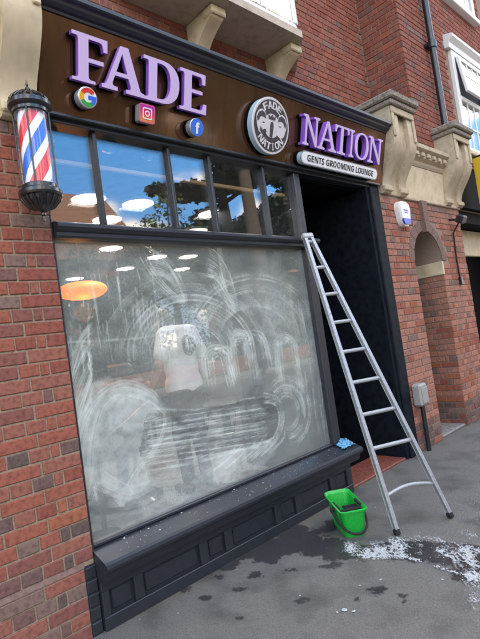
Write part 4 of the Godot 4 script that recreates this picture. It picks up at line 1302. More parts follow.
# ------------------------------------------------------------------ bucket
func build_bucket() -> void:
	var fm := Vector3(2.835, 0, 0.60); var bm := Vector3(3.065, 0, 0.285)
	var c := (fm + bm) * 0.5
	var t := thing("bucket", "bright green oblong plastic bucket with black handle on the wet pavement", "bucket", c)
	var lx := (bm - fm).normalized()            # long axis, towards the shop
	var sz := Vector3.UP.cross(lx).normalized()
	t.basis = Basis(lx, Vector3.UP, lx.cross(Vector3.UP))
	var ring := func(hl: float, hw: float, y: float, rad: float, lip: float) -> Array:
		var p := []
		for q in 4:
			var sx: float = [1, -1, -1, 1][q]; var sy: float = [1, 1, -1, -1][q]
			var cc := Vector2(sx * (hl - rad), sy * (hw - rad))
			for k in 5:
				var a := q * PI / 2 + PI / 2 * k / 4.0
				var v2 := cc + Vector2.from_angle(a) * rad
				p.append(Vector3(v2.x, y + lip * smoothstep(hl * 0.55, hl, v2.x), v2.y))
		return p
	var rings := [ring.call(0.145, 0.068, 0.0, 0.03, 0.0), ring.call(0.150, 0.070, 0.012, 0.03, 0.0), ring.call(0.188, 0.088, 0.185, 0.035, 0.022), ring.call(0.203, 0.102, 0.188, 0.04, 0.03), ring.call(0.205, 0.104, 0.199, 0.04, 0.03), ring.call(0.196, 0.095, 0.203, 0.035, 0.03), ring.call(0.184, 0.084, 0.19, 0.032, 0.022), ring.call(0.142, 0.064, 0.012, 0.028, 0.0)]
	var m := MB.new()
	for i in rings.size() - 1:
		var A: Array = rings[i]; var B: Array = rings[i + 1]
		for k in A.size():
			var q := (k + 1) % A.size()
			m.quad(A[q], A[k], B[k], B[q])
	for e in [[rings[0], false], [rings[rings.size() - 1], true]]:
		var R: Array = e[0]
		for k in range(1, R.size() - 1):
			if e[1]: m.tri(R[0], R[k + 1], R[k])
			else: m.tri(R[0], R[k], R[k + 1])
	part("tub", m.commit(), M.green, t)
	for s in [-1.0, 1.0]:
		var rb := MB.new()
		for x in [-0.08, 0.0, 0.08]:
			rb.bobox(Vector3(x, 0.10, s * 0.082), Vector3(0.012, 0.13, 0.006), 0.002, Basis(Vector3.RIGHT, s * 0.1))
		part("rib", rb.commit(), M.green, t)
	var hd := MB.new()
	var pts := []
	for k in 15:
		var a := PI * k / 14.0
		pts.append(Vector3(-0.015 - 0.212 * pow(sin(a), 0.75), 0.165 - 0.115 * pow(sin(a), 0.75), 0.112 * cos(a)))
	hd.tube(pts, 0.009, 8)
	for s in [-1.0, 1.0]: hd.tube([Vector3(-0.015, 0.165, s * 0.098), Vector3(-0.015, 0.165, s * 0.122)], 0.017, 10)
	part("handle", hd.commit(), M.rubber, t)
	var sv := MB.new()
	for s in [-1.0, 1.0]:
		sv.bobox(Vector3(-0.04, 0.196, s * 0.084), Vector3(0.12, 0.026, 0.02), 0.005, Basis.IDENTITY)
	sv.bobox(Vector3(-0.10, 0.175, 0), Vector3(0.02, 0.02, 0.15), 0.004, Basis.IDENTITY)
	for k in 6: sv.bobox(Vector3(-0.10 + 0.022 * k, 0.165, 0.03), Vector3(0.006, 0.016, 0.11), 0.002, Basis.IDENTITY)
	part("sieve", sv.commit(), M.rubber, t)
	solo("bucket_water", mb_box(Vector3(-0.15, 0.06, -0.065), Vector3(0.15, 0.062, 0.065)), mat(lin(0.05, 0.22, 0.07), 0.05), "soapy water lying in the bottom of the green bucket", "water").transform = t.transform

func build_cloth() -> void:
	var c := on(339, 464, 2, 0.05)
	c.y = 0.435; c.x = 3.60; c.z = 0.03
	var t := MB.new()
	var n := 18
	var nz := FastNoiseLite.new(); nz.seed = 4; nz.frequency = 9.0
	var P := []
	for i in n + 1:
		for j in n + 1:
			var u := float(i) / n - 0.5; var w := float(j) / n - 0.5
			var h := 0.045 * exp(-(u * u + w * w) * 9.0) + 0.05 * absf(nz.get_noise_2d(u, w)) * (1.0 - 3.0 * (u * u + w * w)) + 0.004
			P.append(Vector3(u * 0.17 + nz.get_noise_2d(u + 5, w) * 0.03, maxf(h, 0.004) - w * 0.03, w * 0.12 + nz.get_noise_2d(u, w + 9) * 0.03))
	for i in n:
		for j in n:
			t.quad(P[i * (n + 1) + j], P[i * (n + 1) + j + 1], P[(i + 1) * (n + 1) + j + 1], P[(i + 1) * (n + 1) + j])
	solo("cleaning_cloth", t.commit(), M.blue_cloth, "crumpled pale blue cloth on the sill by the door", "cloth", c)

# ------------------------------------------------------------------ smooth bodies from tapered capsules
func capsule_distance(p: Vector3, b: Array) -> float:
	var a: Vector3 = b[0]
	var d: Vector3 = b[1] - a
	var t := clampf((p - a).dot(d) / maxf(d.length_squared(), 1e-8), 0.0, 1.0)
	return (p - a - d * t).length() - lerpf(b[2], b[3], t)

func smooth_min(a: float, b: float, k: float) -> float:
	var h := maxf(k - absf(a - b), 0.0) / k
	return minf(a, b) - h * h * k * 0.25

func body_distance(p: Vector3, bones: Array, k: float) -> float:
	var d := 1000.0
	for b in bones: d = smooth_min(d, capsule_distance(p, b), k)
	return d

func blob(bones: Array, cell: float, k: float) -> ArrayMesh:
	var bb := AABB(bones[0][0], Vector3.ZERO)
	for b in bones:
		var r := maxf(b[2], b[3]) + cell * 3.0
		for e in 2:
			bb = bb.expand(b[e] + Vector3.ONE * r); bb = bb.expand(b[e] - Vector3.ONE * r)
	var o := bb.position
	var nx := int(bb.size.x / cell) + 2; var ny := int(bb.size.y / cell) + 2; var nz := int(bb.size.z / cell) + 2
	var f := PackedFloat32Array(); f.resize(nx * ny * nz); f.fill(10.0)
	for b in bones:
		var r := maxf(b[2], b[3]) + k + cell * 2.0
		var lo := (Vector3(minf(b[0].x, b[1].x), minf(b[0].y, b[1].y), minf(b[0].z, b[1].z)) - Vector3.ONE * r - o) / cell
		var hi := (Vector3(maxf(b[0].x, b[1].x), maxf(b[0].y, b[1].y), maxf(b[0].z, b[1].z)) + Vector3.ONE * r - o) / cell
		for z in range(maxi(0, int(lo.z)), mini(nz, int(hi.z) + 2)):
			for y in range(maxi(0, int(lo.y)), mini(ny, int(hi.y) + 2)):
				for x in range(maxi(0, int(lo.x)), mini(nx, int(hi.x) + 2)):
					var i := x + nx * (y + ny * z)
					f[i] = smooth_min(f[i], capsule_distance(o + Vector3(x, y, z) * cell, b), k)
	var mb := MB.new()
	var id := PackedInt32Array(); id.resize(nx * ny * nz); id.fill(-1)
	var off := [0, 1, nx, nx + 1, nx * ny, nx * ny + 1, nx * ny + nx, nx * ny + nx + 1]
	for z in nz - 1:
		for y in ny - 1:
			for x in nx - 1:
				var i := x + nx * (y + ny * z)
				if f[i] > 2.0 * cell and f[i] > 0.1: continue
				var m := 0
				for q in 8:
					if f[i + off[q]] < 0.0: m |= 1 << q
				if m == 0 or m == 255: continue
				var s := Vector3.ZERO; var c := 0
				for q in 8:
					for ax in 3:
						if q & (1 << ax): continue
						var q2: int = q | (1 << ax)
						var a := f[i + off[q]]; var b := f[i + off[q2]]
						if (a < 0.0) == (b < 0.0): continue
						var t := a / (a - b)
						var pa := Vector3(q & 1, (q >> 1) & 1, (q >> 2) & 1); var pb := Vector3(q2 & 1, (q2 >> 1) & 1, (q2 >> 2) & 1)
						s += pa.lerp(pb, t); c += 1
				var g := Vector3(f[i + 1] - f[i] + f[i + off[7]] - f[i + off[6]], f[i + nx] - f[i] + f[i + off[7]] - f[i + off[5]], f[i + off[4]] - f[i] + f[i + off[7]] - f[i + off[3]])
				id[i] = mb.vert(o + (Vector3(x, y, z) + s / c) * cell, g.normalized())
	var st := [1, nx, nx * ny]
	for z in range(1, nz - 1):
		for y in range(1, ny - 1):
			for x in range(1, nx - 1):
				var i := x + nx * (y + ny * z)
				for ax in 3:
					var a := f[i]; var b := f[i + st[ax]]
					if (a < 0.0) == (b < 0.0): continue
					var u: int = st[(ax + 1) % 3]; var w: int = st[(ax + 2) % 3]
					var i0 := id[i]; var i1 := id[i - u]; var i2 := id[i - u - w]; var i3 := id[i - w]
					if i0 < 0 or i1 < 0 or i2 < 0 or i3 < 0: continue
					if a < 0.0:
						mb.tri_i(i0, i1, i2); mb.tri_i(i0, i2, i3)
					else:
						mb.tri_i(i0, i2, i1); mb.tri_i(i0, i3, i2)
	return mb.commit()

func build_person() -> void:
	# seen through the soapy glass: standing with the back to the street, head bowed over some work
	var t := thing("person", "person in a white T-shirt with a round back print standing behind the glass", "person", Vector3(2.80, 0.15, -1.12))
	t.rotation.y = 0.08; t.scale = Vector3(0.93, 1.06, 0.96)
	var V := func(x: float, y: float, z: float) -> Vector3: return Vector3(x, y, z)
	var skin := mat(lin(0.36, 0.20, 0.13), 0.55)
	var shirt := mat(lin(0.75, 0.75, 0.76), 0.85)
	var trousers := tri_tex(mat(lin(0.03, 0.033, 0.04), 0.9), M.fine, 5.0)
	var torso := [[V.call(-0.155, 1.395, 0.0), V.call(0.155, 1.395, 0.0), 0.068, 0.068], [V.call(-0.085, 1.29, 0.005), V.call(0.085, 1.29, 0.005), 0.112, 0.112], [V.call(-0.075, 1.10, -0.01), V.call(0.075, 1.10, -0.01), 0.098, 0.098], [V.call(-0.085, 0.94, -0.005), V.call(0.085, 0.94, -0.005), 0.112, 0.112], [V.call(0, 1.30, 0.0), V.call(0, 0.95, -0.005), 0.11, 0.10], [V.call(0, 1.38, -0.01), V.call(0, 1.43, -0.07), 0.075, 0.058]]
	var hand_l: Vector3 = V.call(-0.27, 0.98, -0.17); var hand_r: Vector3 = V.call(0.25, 1.0, -0.22)
	var arms := [[V.call(-0.19, 1.385, 0.0), V.call(-0.325, 1.14, 0.035), 0.058, 0.042], [V.call(-0.325, 1.14, 0.035), hand_l, 0.043, 0.028], [V.call(0.19, 1.385, 0.0), V.call(0.31, 1.14, 0.02), 0.058, 0.042], [V.call(0.31, 1.14, 0.02), hand_r, 0.043, 0.028]]
	var hc: Vector3 = V.call(0.0, 1.485, -0.20)
	var head := [[V.call(0, 1.38, -0.03), V.call(0, 1.45, -0.14), 0.058, 0.056], [hc + Vector3(0, 0.03, 0.025), hc + Vector3(0, 0.0, -0.02), 0.095, 0.088], [hc + Vector3(0, 0.0, -0.02), hc + Vector3(0, -0.095, -0.075), 0.075, 0.045], [hc + Vector3(0, -0.03, -0.10), hc + Vector3(0, -0.055, -0.118), 0.014, 0.018], [hc + Vector3(-0.092, -0.02, -0.01), hc + Vector3(-0.096, 0.015, -0.015), 0.014, 0.018], [hc + Vector3(0.092, -0.02, -0.01), hc + Vector3(0.096, 0.015, -0.015), 0.014, 0.018]]
	var legs := [[V.call(-0.09, 0.90, 0.0), V.call(-0.115, 0.50, -0.02), 0.092, 0.060], [V.call(-0.115, 0.50, -0.02), V.call(-0.12, 0.09, 0.02), 0.060, 0.042], [V.call(0.09, 0.90, 0.0), V.call(0.12, 0.50, -0.03), 0.092, 0.060], [V.call(0.12, 0.50, -0.03), V.call(0.13, 0.09, 0.01), 0.060, 0.042], [V.call(-0.12, 0.06, 0.02), V.call(-0.13, 0.05, -0.12), 0.04, 0.03], [V.call(0.13, 0.06, 0.01), V.call(0.145, 0.05, -0.13), 0.04, 0.03]]
	var hands := []
	for e in [[hand_l, -1.0], [hand_r, 1.0]]:
		var h: Vector3 = e[0]; var s: float = e[1]
		var d := Vector3(-s * 0.25, -0.35, -0.9).normalized()
		var side := Vector3(0.3 * s, 0.9, -0.4).normalized()
		hands.append([h, h + d * 0.08, 0.026, 0.030])
		for k in 4:
			var r0: Vector3 = h + d * 0.085 + side * (0.030 - 0.02 * k)
			var ln: float = [0.034, 0.040, 0.038, 0.030][k]
			var d2 := (d + Vector3(-s * 0.5, -0.3, 0.1)).normalized()
			hands.append([r0, r0 + d * ln, 0.010, 0.009]); hands.append([r0 + d * ln, r0 + d * ln + d2 * ln, 0.009, 0.008])
		var th := h + d * 0.03 + side * 0.025
		hands.append([th, th + (side * 0.7 + d * 0.7) * 0.04, 0.012, 0.011]); hands.append([th + (side * 0.7 + d * 0.7) * 0.04, th + (side * 0.5 + d * 1.0) * 0.07, 0.011, 0.009])
	part("body", blob(torso + arms + head + legs + hands, 0.014, 0.03), skin, t)
	# clothes: the same limbs, fuller and loose
	var sh := []
	for b in torso.slice(0, 5): sh.append([b[0], b[1], b[2] + 0.017, b[3] + 0.017])
	sh.append([V.call(-0.075, 0.90, 0.0), V.call(0.075, 0.90, 0.0), 0.112, 0.112]); sh.append([V.call(-0.075, 1.25, 0.0), V.call(-0.075, 0.93, 0.0), 0.10, 0.105]); sh.append([V.call(0.075, 1.25, 0.0), V.call(0.075, 0.93, 0.0), 0.10, 0.105])
	for q in [0, 2]:
		var a: Vector3 = arms[q][0]; var b: Vector3 = arms[q][1]
		sh.append([a, a.lerp(b, 0.66), 0.074, 0.070])
	part("shirt", blob(sh, 0.012, 0.025), shirt, t)
	var tr := []
	for b in legs.slice(0, 4): tr.append([b[0], b[1], b[2] + 0.016, b[3] + 0.022])
	tr.append([V.call(-0.08, 0.90, 0.0), V.call(0.08, 0.90, 0.0), 0.118, 0.118])
	part("trousers", blob(tr, 0.018, 0.04), trousers, t)
	part("shoe", blob([[V.call(-0.12, 0.045, 0.03), V.call(-0.135, 0.04, -0.15), 0.045, 0.038]], 0.012, 0.02), M.rubber, t)
	part("shoe", blob([[V.call(0.13, 0.045, 0.02), V.call(0.15, 0.04, -0.16), 0.045, 0.038]], 0.012, 0.02), M.rubber, t)
	part("hair", blob([[hc + Vector3(0, 0.045, 0.035), hc + Vector3(0, 0.04, -0.03), 0.097, 0.085], [hc + Vector3(0, 0.0, 0.05), hc + Vector3(0, -0.05, 0.045), 0.078, 0.055]], 0.012, 0.03), mat(lin(0.012, 0.009, 0.008), 0.7), t)
	# printed round emblem, laid on the cloth of the back
	var img := Image.create(128, 128, false, Image.FORMAT_RGBA8)
	for y in 128:
		for x in 128:
			var p := Vector2((x - 63.5) / 63.5, (63.5 - y) / 63.5)
			var l := p.length()
			var dark := (l < 1.0 and l > 0.62) or (l <= 0.62 and (absf(p.x) < 0.10 or (absf(absf(p.x) - 0.42) < 0.14 and p.y > 0.05) or (absf(absf(p.x) - 0.36) < 0.07 and p.y < -0.12)))
			if l > 0.70 and l < 0.9 and fposmod(p.angle() * 4.0, 1.0) < 0.45 and absf(p.y) > 0.25: dark = false
			if l > 0.93 and l < 0.97: dark = false
			img.set_pixel(x, y, Color(0.16, 0.17, 0.22, 0.92 if dark else 0.0))
	var pm := mat(Color.WHITE, 0.8)
	pm.albedo_texture = ImageTexture.create_from_image(img)
	pm.transparency = BaseMaterial3D.TRANSPARENCY_ALPHA
	var pr := MB.new()
	var n := 10
	var ids := []
	for i in n + 1:
		for j in n + 1:
			var u := float(i) / n; var w := float(j) / n
			var q := Vector3(0.015 + (u - 0.5) * 0.19, 1.285 + (0.5 - w) * 0.19, 0.30)
			for step in 70:
				var dd := body_distance(q, sh, 0.025)
				if dd < 0.004: break
				q.z -= maxf(dd - 0.003, 0.0005)
			ids.append(pr.vert(q, Vector3.BACK, Vector2(u, w)))
	for i in n:
		for j in n:
			var a: int = ids[i * (n + 1) + j]; var b: int = ids[i * (n + 1) + j + 1]; var c: int = ids[(i + 1) * (n + 1) + j + 1]; var d: int = ids[(i + 1) * (n + 1) + j]
			pr.tri_i(a, b, c); pr.tri_i(a, c, d)
	part("back_print", pr.commit(), pm, t)

# ------------------------------------------------------------------ inside the shop
func barber_chair(at: Vector3, turn: float, label: String, seat: Material) -> void:
	var t := thing("barber_chair", label, "chair", at, "barber chairs")
	t.rotation.y = turn
	var m := MB.new()
	m.lathe([Vector2(0, 0.001), Vector2(0.33, 0.001), Vector2(0.34, 0.02), Vector2(0.30, 0.045), Vector2(0.10, 0.07), Vector2(0.06, 0.10), Vector2(0.055, 0.40), Vector2(0.09, 0.42), Vector2(0, 0.42)], 32)
	part("pedestal", m.commit(), M.iron, t)
	m = MB.new(); m.bobox(Vector3(0, 0.50, 0), Vector3(0.52, 0.14, 0.52), 0.04, Basis.IDENTITY); part("seat", m.commit(), seat, t)
	m = MB.new(); m.bobox(Vector3(0, 0.83, 0.28), Vector3(0.50, 0.56, 0.11), 0.04, Basis(Vector3.RIGHT, 0.18)); part("backrest", m.commit(), seat, t)
	m = MB.new(); m.bobox(Vector3(0, 1.20, 0.35), Vector3(0.27, 0.15, 0.09), 0.03, Basis(Vector3.RIGHT, 0.18)); part("headrest", m.commit(), seat, t)
	for s in [-1.0, 1.0]:
		m = MB.new(); m.bobox(Vector3(s * 0.30, 0.72, 0.02), Vector3(0.08, 0.06, 0.46), 0.02, Basis.IDENTITY)
		m.tube([Vector3(s * 0.30, 0.46, 0.18), Vector3(s * 0.30, 0.70, 0.20)], 0.02, 8); m.tube([Vector3(s * 0.30, 0.46, -0.14), Vector3(s * 0.30, 0.70, -0.16)], 0.02, 8)
		part("armrest", m.commit(), M.iron, t)
	m = MB.new(); m.tube([Vector3(-0.18, 0.44, -0.2), Vector3(-0.18, 0.20, -0.45)], 0.016, 8); m.tube([Vector3(0.18, 0.44, -0.2), Vector3(0.18, 0.20, -0.45)], 0.016, 8)
	m.bobox(Vector3(0, 0.18, -0.48), Vector3(0.42, 0.025, 0.16), 0.01, Basis(Vector3.RIGHT, 0.35)); part("footrest", m.commit(), M.iron, t)

func build_interior_things() -> void:
	var lamp_glow := mat(Color(0.9, 0.9, 0.9), 0.5)
	lamp_glow.emission_enabled = true; lamp_glow.emission = Color(1.0, 0.98, 0.95); lamp_glow.emission_energy_multiplier = 1.2
	var spots := [Vector2(2.12, -1.23), Vector2(2.60, -1.79), Vector2(2.63, -1.23), Vector2(3.94, -2.0), Vector2(3.62, -1.30), Vector2(4.94, -2.13), Vector2(5.29, -1.67), Vector2(3.80, -5.18), Vector2(4.29, -4.34), Vector2(4.33, -3.45), Vector2(4.89, -3.40), Vector2(3.3, -3.0), Vector2(5.5, -4.4)]
	for p in spots:
		var t := thing("ceiling_light", "round white ceiling light glowing inside the shop", "ceiling light", Vector3(p.x, 2.948, p.y), "round ceiling lights in the shop")
		var m := MB.new(); m.lathe([Vector2(0.15, -0.028), Vector2(0.158, -0.022), Vector2(0.158, -0.001), Vector2(0, -0.001)], 28)
		part("rim", m.commit(), M.white, t)
		m = MB.new(); m.lathe([Vector2(0, -0.034), Vector2(0.148, -0.030), Vector2(0.148, -0.01)], 28)
		part("diffuser", m.commit(), lamp_glow, t)
		var l := AreaLight3D.new()
		l.name = "lamp_light"
		l.area_size = Vector2(0.26, 0.26)
		l.light_energy = 0.19
		l.light_color = Color(1.0, 0.98, 0.95)
		l.shadow_enabled = true
		l.area_range = 12.0
		t.add_child(l)
		l.position = Vector3(0, -0.045, 0)
		l.rotation.x = -PI / 2
	# amber pendant
	var am := thing("pendant_lamp", "wide glowing amber pendant lamp shade behind the window", "lamp", Vector3(2.33, 2.22, -2.0))
	var amber := mat(Color(0.95, 0.5, 0.08), 0.5)
	amber.emission_enabled = true; amber.emission = Color(1.0, 0.50, 0.06); amber.emission_energy_multiplier = 0.4
	var m := MB.new(); m.lathe(range(25).map(func(q): return Vector2(0.25 * pow(sin(PI * q / 24.0), 0.8), -0.09 * cos(PI * q / 24.0))), 40)
	part("shade", m.commit(), amber, am)
	m = MB.new(); m.tube([Vector3(0, 0.09, 0), Vector3(0, 0.729, 0)], 0.006, 6); part("flex", m.commit(), M.rubber, am)
	var ol := OmniLight3D.new(); ol.name = "amber_light"; ol.light_color = Color(1.0, 0.6, 0.2); ol.light_energy = 0.04; ol.light_size = 0.1; ol.omni_range = 12.0; ol.shadow_enabled = true
	am.add_child(ol); ol.position = Vector3(0, -0.22, 0)
	var leather := mat(lin(0.045, 0.047, 0.05), 0.35)
	barber_chair(Vector3(2.28, 0.15, -1.55), 2.4, "black padded barber chair beside the person just inside the window", leather)
	barber_chair(Vector3(4.35, 0.151, -2.4), 2.2, "black padded barber chair deep inside the shop", leather)
	# stand with a jointed arm just behind the glass
	var st := thing("floor_stand", "black floor stand with a slanting arm just inside the window", "stand", Vector3(1.74, 0.15, -0.95))
	m = MB.new(); m.lathe([Vector2(0, 0.001), Vector2(0.12, 0.001), Vector2(0.12, 0.015), Vector2(0.02, 0.03), Vector2(0, 0.03)], 20); part("base", m.commit(), M.iron, st)
	m = MB.new(); m.tube([Vector3(0, 0.02, 0), Vector3(0, 0.70, 0)], 0.022, 10); part("pole", m.commit(), M.iron, st)
	m = MB.new(); m.bobox(Vector3(-0.02, 0.60, 0.0), Vector3(0.22, 0.10, 0.12), 0.02, Basis.IDENTITY); part("bracket", m.commit(), M.iron, st)
	m = MB.new(); m.tube([Vector3(0, 0.68, 0), Vector3(0.30, 0.80, -0.02), Vector3(0.48, 0.88, -0.03)], [0.012, 0.014, 0.03], 8); m.tube([Vector3(0.46, 0.865, -0.03), Vector3(0.56, 0.91, -0.03)], [0.034, 0.03], 10); part("arm", m.commit(), M.iron, st)

# ------------------------------------------------------------------ suds on the glass
var fw := 1400
var fh := 1088
var film := PackedFloat32Array()
const POLE_PHASE := 0.58
const GX0 := 1.215
const GX1 := 3.497
const GY0 := 0.468
const GY1 := 2.221

func film_px(px: float, py: float) -> Vector2:
	var p := on(px, py, 2, -0.045)
	return Vector2((p.x - GX0) / (GX1 - GX0) * fw, (GY1 - p.y) / (GY1 - GY0) * fh)

func dab(x: float, y: float, a: float) -> void:
	var ix := int(x); var iy := int(y)
	if ix < 1 or iy < 1 or ix >= fw - 1 or iy >= fh - 1: return
	var fx := x - ix; var fy := y - iy
	var i := iy * fw + ix
	film[i] += a * (1.0 - fx) * (1.0 - fy); film[i + 1] += a * fx * (1.0 - fy); film[i + fw] += a * (1.0 - fx) * fy; film[i + fw + 1] += a * fx * fy

# one pass of the applicator: points of its middle line in photo pixels, half width in metres at start and end
func wipe(pts: Array, w0: float, w1: float, strength: float, hairs: int, edge := 0.6) -> void:
	var cv := Curve2D.new()
	var q := []
	for p in pts: q.append(film_px(p[0], p[1]))
	for k in q.size():
		var tan_v: Vector2 = (q[mini(k + 1, q.size() - 1)] - q[maxi(k - 1, 0)]) / 6.0
		cv.add_point(q[k], -tan_v, tan_v)
	cv.bake_interval = 6.0
	var n := int(cv.get_baked_length() / 1.0)
	if n < 4: return
	var mid := PackedVector2Array(); var nor := PackedVector2Array()
	var L := cv.get_baked_length()
	for k in n: mid.append(cv.sample_baked(L * k / n))
	for k in n:
		var t := (mid[mini(k + 4, n - 1)] - mid[maxi(k - 4, 0)]).normalized()
		nor.append(Vector2(-t.y, t.x))
	var s := fw / (GX1 - GX0)
	var nz := FastNoiseLite.new(); nz.seed = rng.randi() % 9999; nz.frequency = 0.02; nz.fractal_octaves = 3
	var rows := maxi(3, int(maxf(w0, w1) * s * 2.0))
	var sn := FastNoiseLite.new(); sn.seed = rng.randi() % 9999; sn.frequency = 0.13; sn.fractal_octaves = 3; sn.fractal_gain = 0.8
	for h in rows:
		var o := 2.0 * (h + rng.randf() * 0.6) / rows - 1.0
		var streak := pow(clampf(sn.get_noise_2d(o * maxf(w0, w1) * s, 0.0) * 1.4 + 0.42, 0.04, 1.25), 1.7)
		var g := 1.9 * minf(strength, 0.3) * streak * (1.0 + edge * pow(absf(o), 8.0)) * smoothstep(1.02, 0.86, absf(o) * 0.98)
		var k0 := int(n * rng.randf() * rng.randf() * 0.14); var k1 := n - int(n * rng.randf() * rng.randf() * 0.14)
		for k in range(k0, k1):
			var w := lerpf(w0, w1, float(k) / n) * s
			var v := clampf(0.75 + nz.get_noise_2d(k * 0.5, o * w * 0.35) * 1.1, 0.0, 1.6)
			var p := mid[k] + nor[k] * o * w
			dab(p.x, p.y, g * v * w * 2.0 / rows)

func haze(px: float, py: float, rx: float, ry: float, a: float, nz: FastNoiseLite) -> void:   # soft patch of drying film, in metres
	var c := film_px(px, py)
	var s := fw / (GX1 - GX0)
	var ax := rx * s; var ay := ry * s
	for y in range(maxi(0, int(c.y - ay)), mini(fh, int(c.y + ay))):
		for x in range(maxi(0, int(c.x - ax)), mini(fw, int(c.x + ax))):
			var d := Vector2((x - c.x) / ax, (y - c.y) / ay).length()
			if d < 1.0:
				film[y * fw + x] += a * smoothstep(1.0, 0.75, d + nz.get_noise_2d(x, y) * 0.35) * (0.8 + 0.5 * nz.get_noise_2d(x * 4.0, y * 4.0))

func build_window_suds() -> void:
	film.resize(fw * fh)
	var nz := FastNoiseLite.new(); nz.seed = 12; nz.frequency = 0.006; nz.fractal_octaves = 5
	var fz := FastNoiseLite.new(); fz.seed = 14; fz.frequency = 0.12; fz.fractal_octaves = 3
	# rounded patches of thicker, drying soap
	haze(118, 440, 0.36, 0.40, 0.22, nz); haze(135, 410, 0.22, 0.16, 0.10, nz)
	haze(190, 475, 0.55, 0.16, 0.12, nz); haze(240, 462, 0.45, 0.12, 0.16, nz); haze(268, 300, 0.4, 0.3, 0.06, nz)
	haze(210, 350, 0.45, 0.30, 0.05, nz); haze(290, 340, 0.35, 0.5, 0.07, nz)
	haze(75, 260, 0.30, 0.20, 0.08, nz)
	# big leaf shaped sweeps under the transom
	wipe([[150, 262], [166, 268], [178, 284], [186, 304]], 0.10, 0.02, 0.24, 60)
	wipe([[138, 244], [152, 250], [167, 264], [178, 284], [185, 303]], 0.010, 0.008, 0.5, 10)
	wipe([[140, 256], [152, 275], [168, 292], [184, 303]], 0.06, 0.02, 0.2, 34)
	wipe([[206, 262], [218, 270], [228, 288], [236, 310]], 0.12, 0.02, 0.24, 60)
	wipe([[203, 246], [216, 252], [228, 270], [235, 292], [238, 312]], 0.010, 0.008, 0.5, 10)
	wipe([[215, 275], [222, 290], [236, 312]], 0.08, 0.02, 0.2, 36)
	# arcs over the person
	for r in [[38, 0.10], [48, 0.14], [58, 0.15], [68, 0.18], [80, 0.14], [92, 0.08]]:
		var pts := []
		for k in 11:
			var a := PI * (1.05 - 1.05 * k / 10.0)
			pts.append([192 + r[0] * cos(a) * 0.92, 352 - r[0] * sin(a) * 0.86 + k * 0.6])
		wipe(pts, 0.035, 0.03, r[1], 22)
	for r in [[40, 0.09], [54, 0.12], [66, 0.10]]:
		var pts := []
		for k in 9:
			var a := PI * (0.95 - 0.85 * k / 8.0)
			pts.append([254 + r[0] * cos(a), 345 - r[0] * sin(a) * 1.05])
		wipe(pts, 0.04, 0.03, r[1], 22)
	# standing loops
	for L in [[217, 368, 14, 34], [241, 352, 12, 46], [286, 354, 11, 58], [255, 350, 12, 34]]:
		for q in 3:
			var rx: float = L[2] * (1.0 - 0.24 * q)
			var pts := []
			pts.append([L[0] - rx + 3, L[1] + L[3] * 0.55])
			for k in 8:
				var a := PI - PI * k / 7.0
				pts.append([L[0] + rx * cos(a) + rng.randfn() * 0.9, L[1] - rx * 1.2 * sin(a) - 6 + rng.randfn() * 0.9])
			pts.append([L[0] + rx + 6, L[1] + L[3] * 0.6])
			wipe(pts, 0.030, 0.026, 0.20 - 0.03 * q, 12)
	# wide level band low down, worked to and fro
	for k in 7:
		var y := 418.0 + k * 6.5
		wipe([[148 - k * 1.5, y + 6], [190, y - 1], [235, y - 8], [268, y - 13]], 0.032, 0.028, 0.26, 26)
	wipe([[150, 408], [200, 409], [245, 399], [266, 396]], 0.008, 0.008, 0.7, 9)
	wipe([[150, 470], [200, 461], [250, 447], [272, 440]], 0.008, 0.008, 0.6, 9)
	wipe([[262, 398], [276, 402], [281, 418], [276, 436], [266, 446]], 0.05, 0.03, 0.24, 28)
	# curl at the right end
	for r in [[16, 0.22], [24, 0.18], [32, 0.12]]:
		var pts := []
		for k in 10:
			var a := -2.4 + 3.9 * k / 9.0
			pts.append([286 + r[0] * 0.72 * cos(a), 412 + r[0] * 1.05 * sin(a)])
		wipe(pts, 0.03, 0.025, r[1], 16)
	# slanting streaks below the band
	for k in 8:
		wipe([[205 + k * 9.0, 474 - k * 3.0], [222 + k * 8.5, 461 - k * 3.0], [236 + k * 7.0, 447 - k * 2.5]], 0.02, 0.012, 0.22, 10)
	# left: nested arcs round the big rounded patch, short scribbles by the frame
	for r in [0.0, 6.0, 12.0, 19.0]:
		wipe([[84 + r, 505], [76 + r, 470], [78 + r, 436], [88 + r * 0.9, 408], [106 + r * 0.6, 389 + r * 0.5], [128, 382 + r], [152, 392 + r * 0.8], [165, 410 + r * 0.4]], 0.02, 0.014, 0.20, 12)
	wipe([[165, 410], [163, 432], [152, 452], [138, 470], [128, 486]], 0.012, 0.02, 0.24, 12)
	for k in 16:
		var yy := 352.0 + k * 5.0
		wipe([[67 + k * 0.7, yy + 26], [72 + k * 0.7, yy + 4], [82 + k * 0.6, yy - 16 - (k % 3) * 3], [92, yy - 30]], 0.012, 0.008, 0.22, 7)
	wipe([[97, 478], [130, 492], [160, 480]], 0.06, 0.03, 0.12, 26)
	wipe([[62, 342], [110, 340], [150, 336], [158, 330]], 0.008, 0.008, 0.5, 8)
	# upright drips and scribbles on the left, lettering-like dribbles
	for k in 60:
		var x := rng.randf_range(58, 165); var y := rng.randf_range(262, 345)
		var l := rng.randf_range(8, 40)
		wipe([[x, y], [x + l * 0.06, y + l * 0.4], [x + l * 0.15 + rng.randfn(), y + l]], 0.004, 0.003, rng.randf_range(0.1, 0.4), 3)
	for k in 9:
		wipe([[128 + k * 3.5, 318], [130 + k * 3.5, 300 + (k % 3) * 5], [133 + k * 3.5, 312], [134 + k * 3.5, 330]], 0.004, 0.004, 0.5, 3)
	for k in 5:
		wipe([[88, 315 + k * 12], [87 + k, 325 + k * 12], [89 + k * 0.6, 334 + k * 12]], 0.006, 0.005, 0.45, 5)
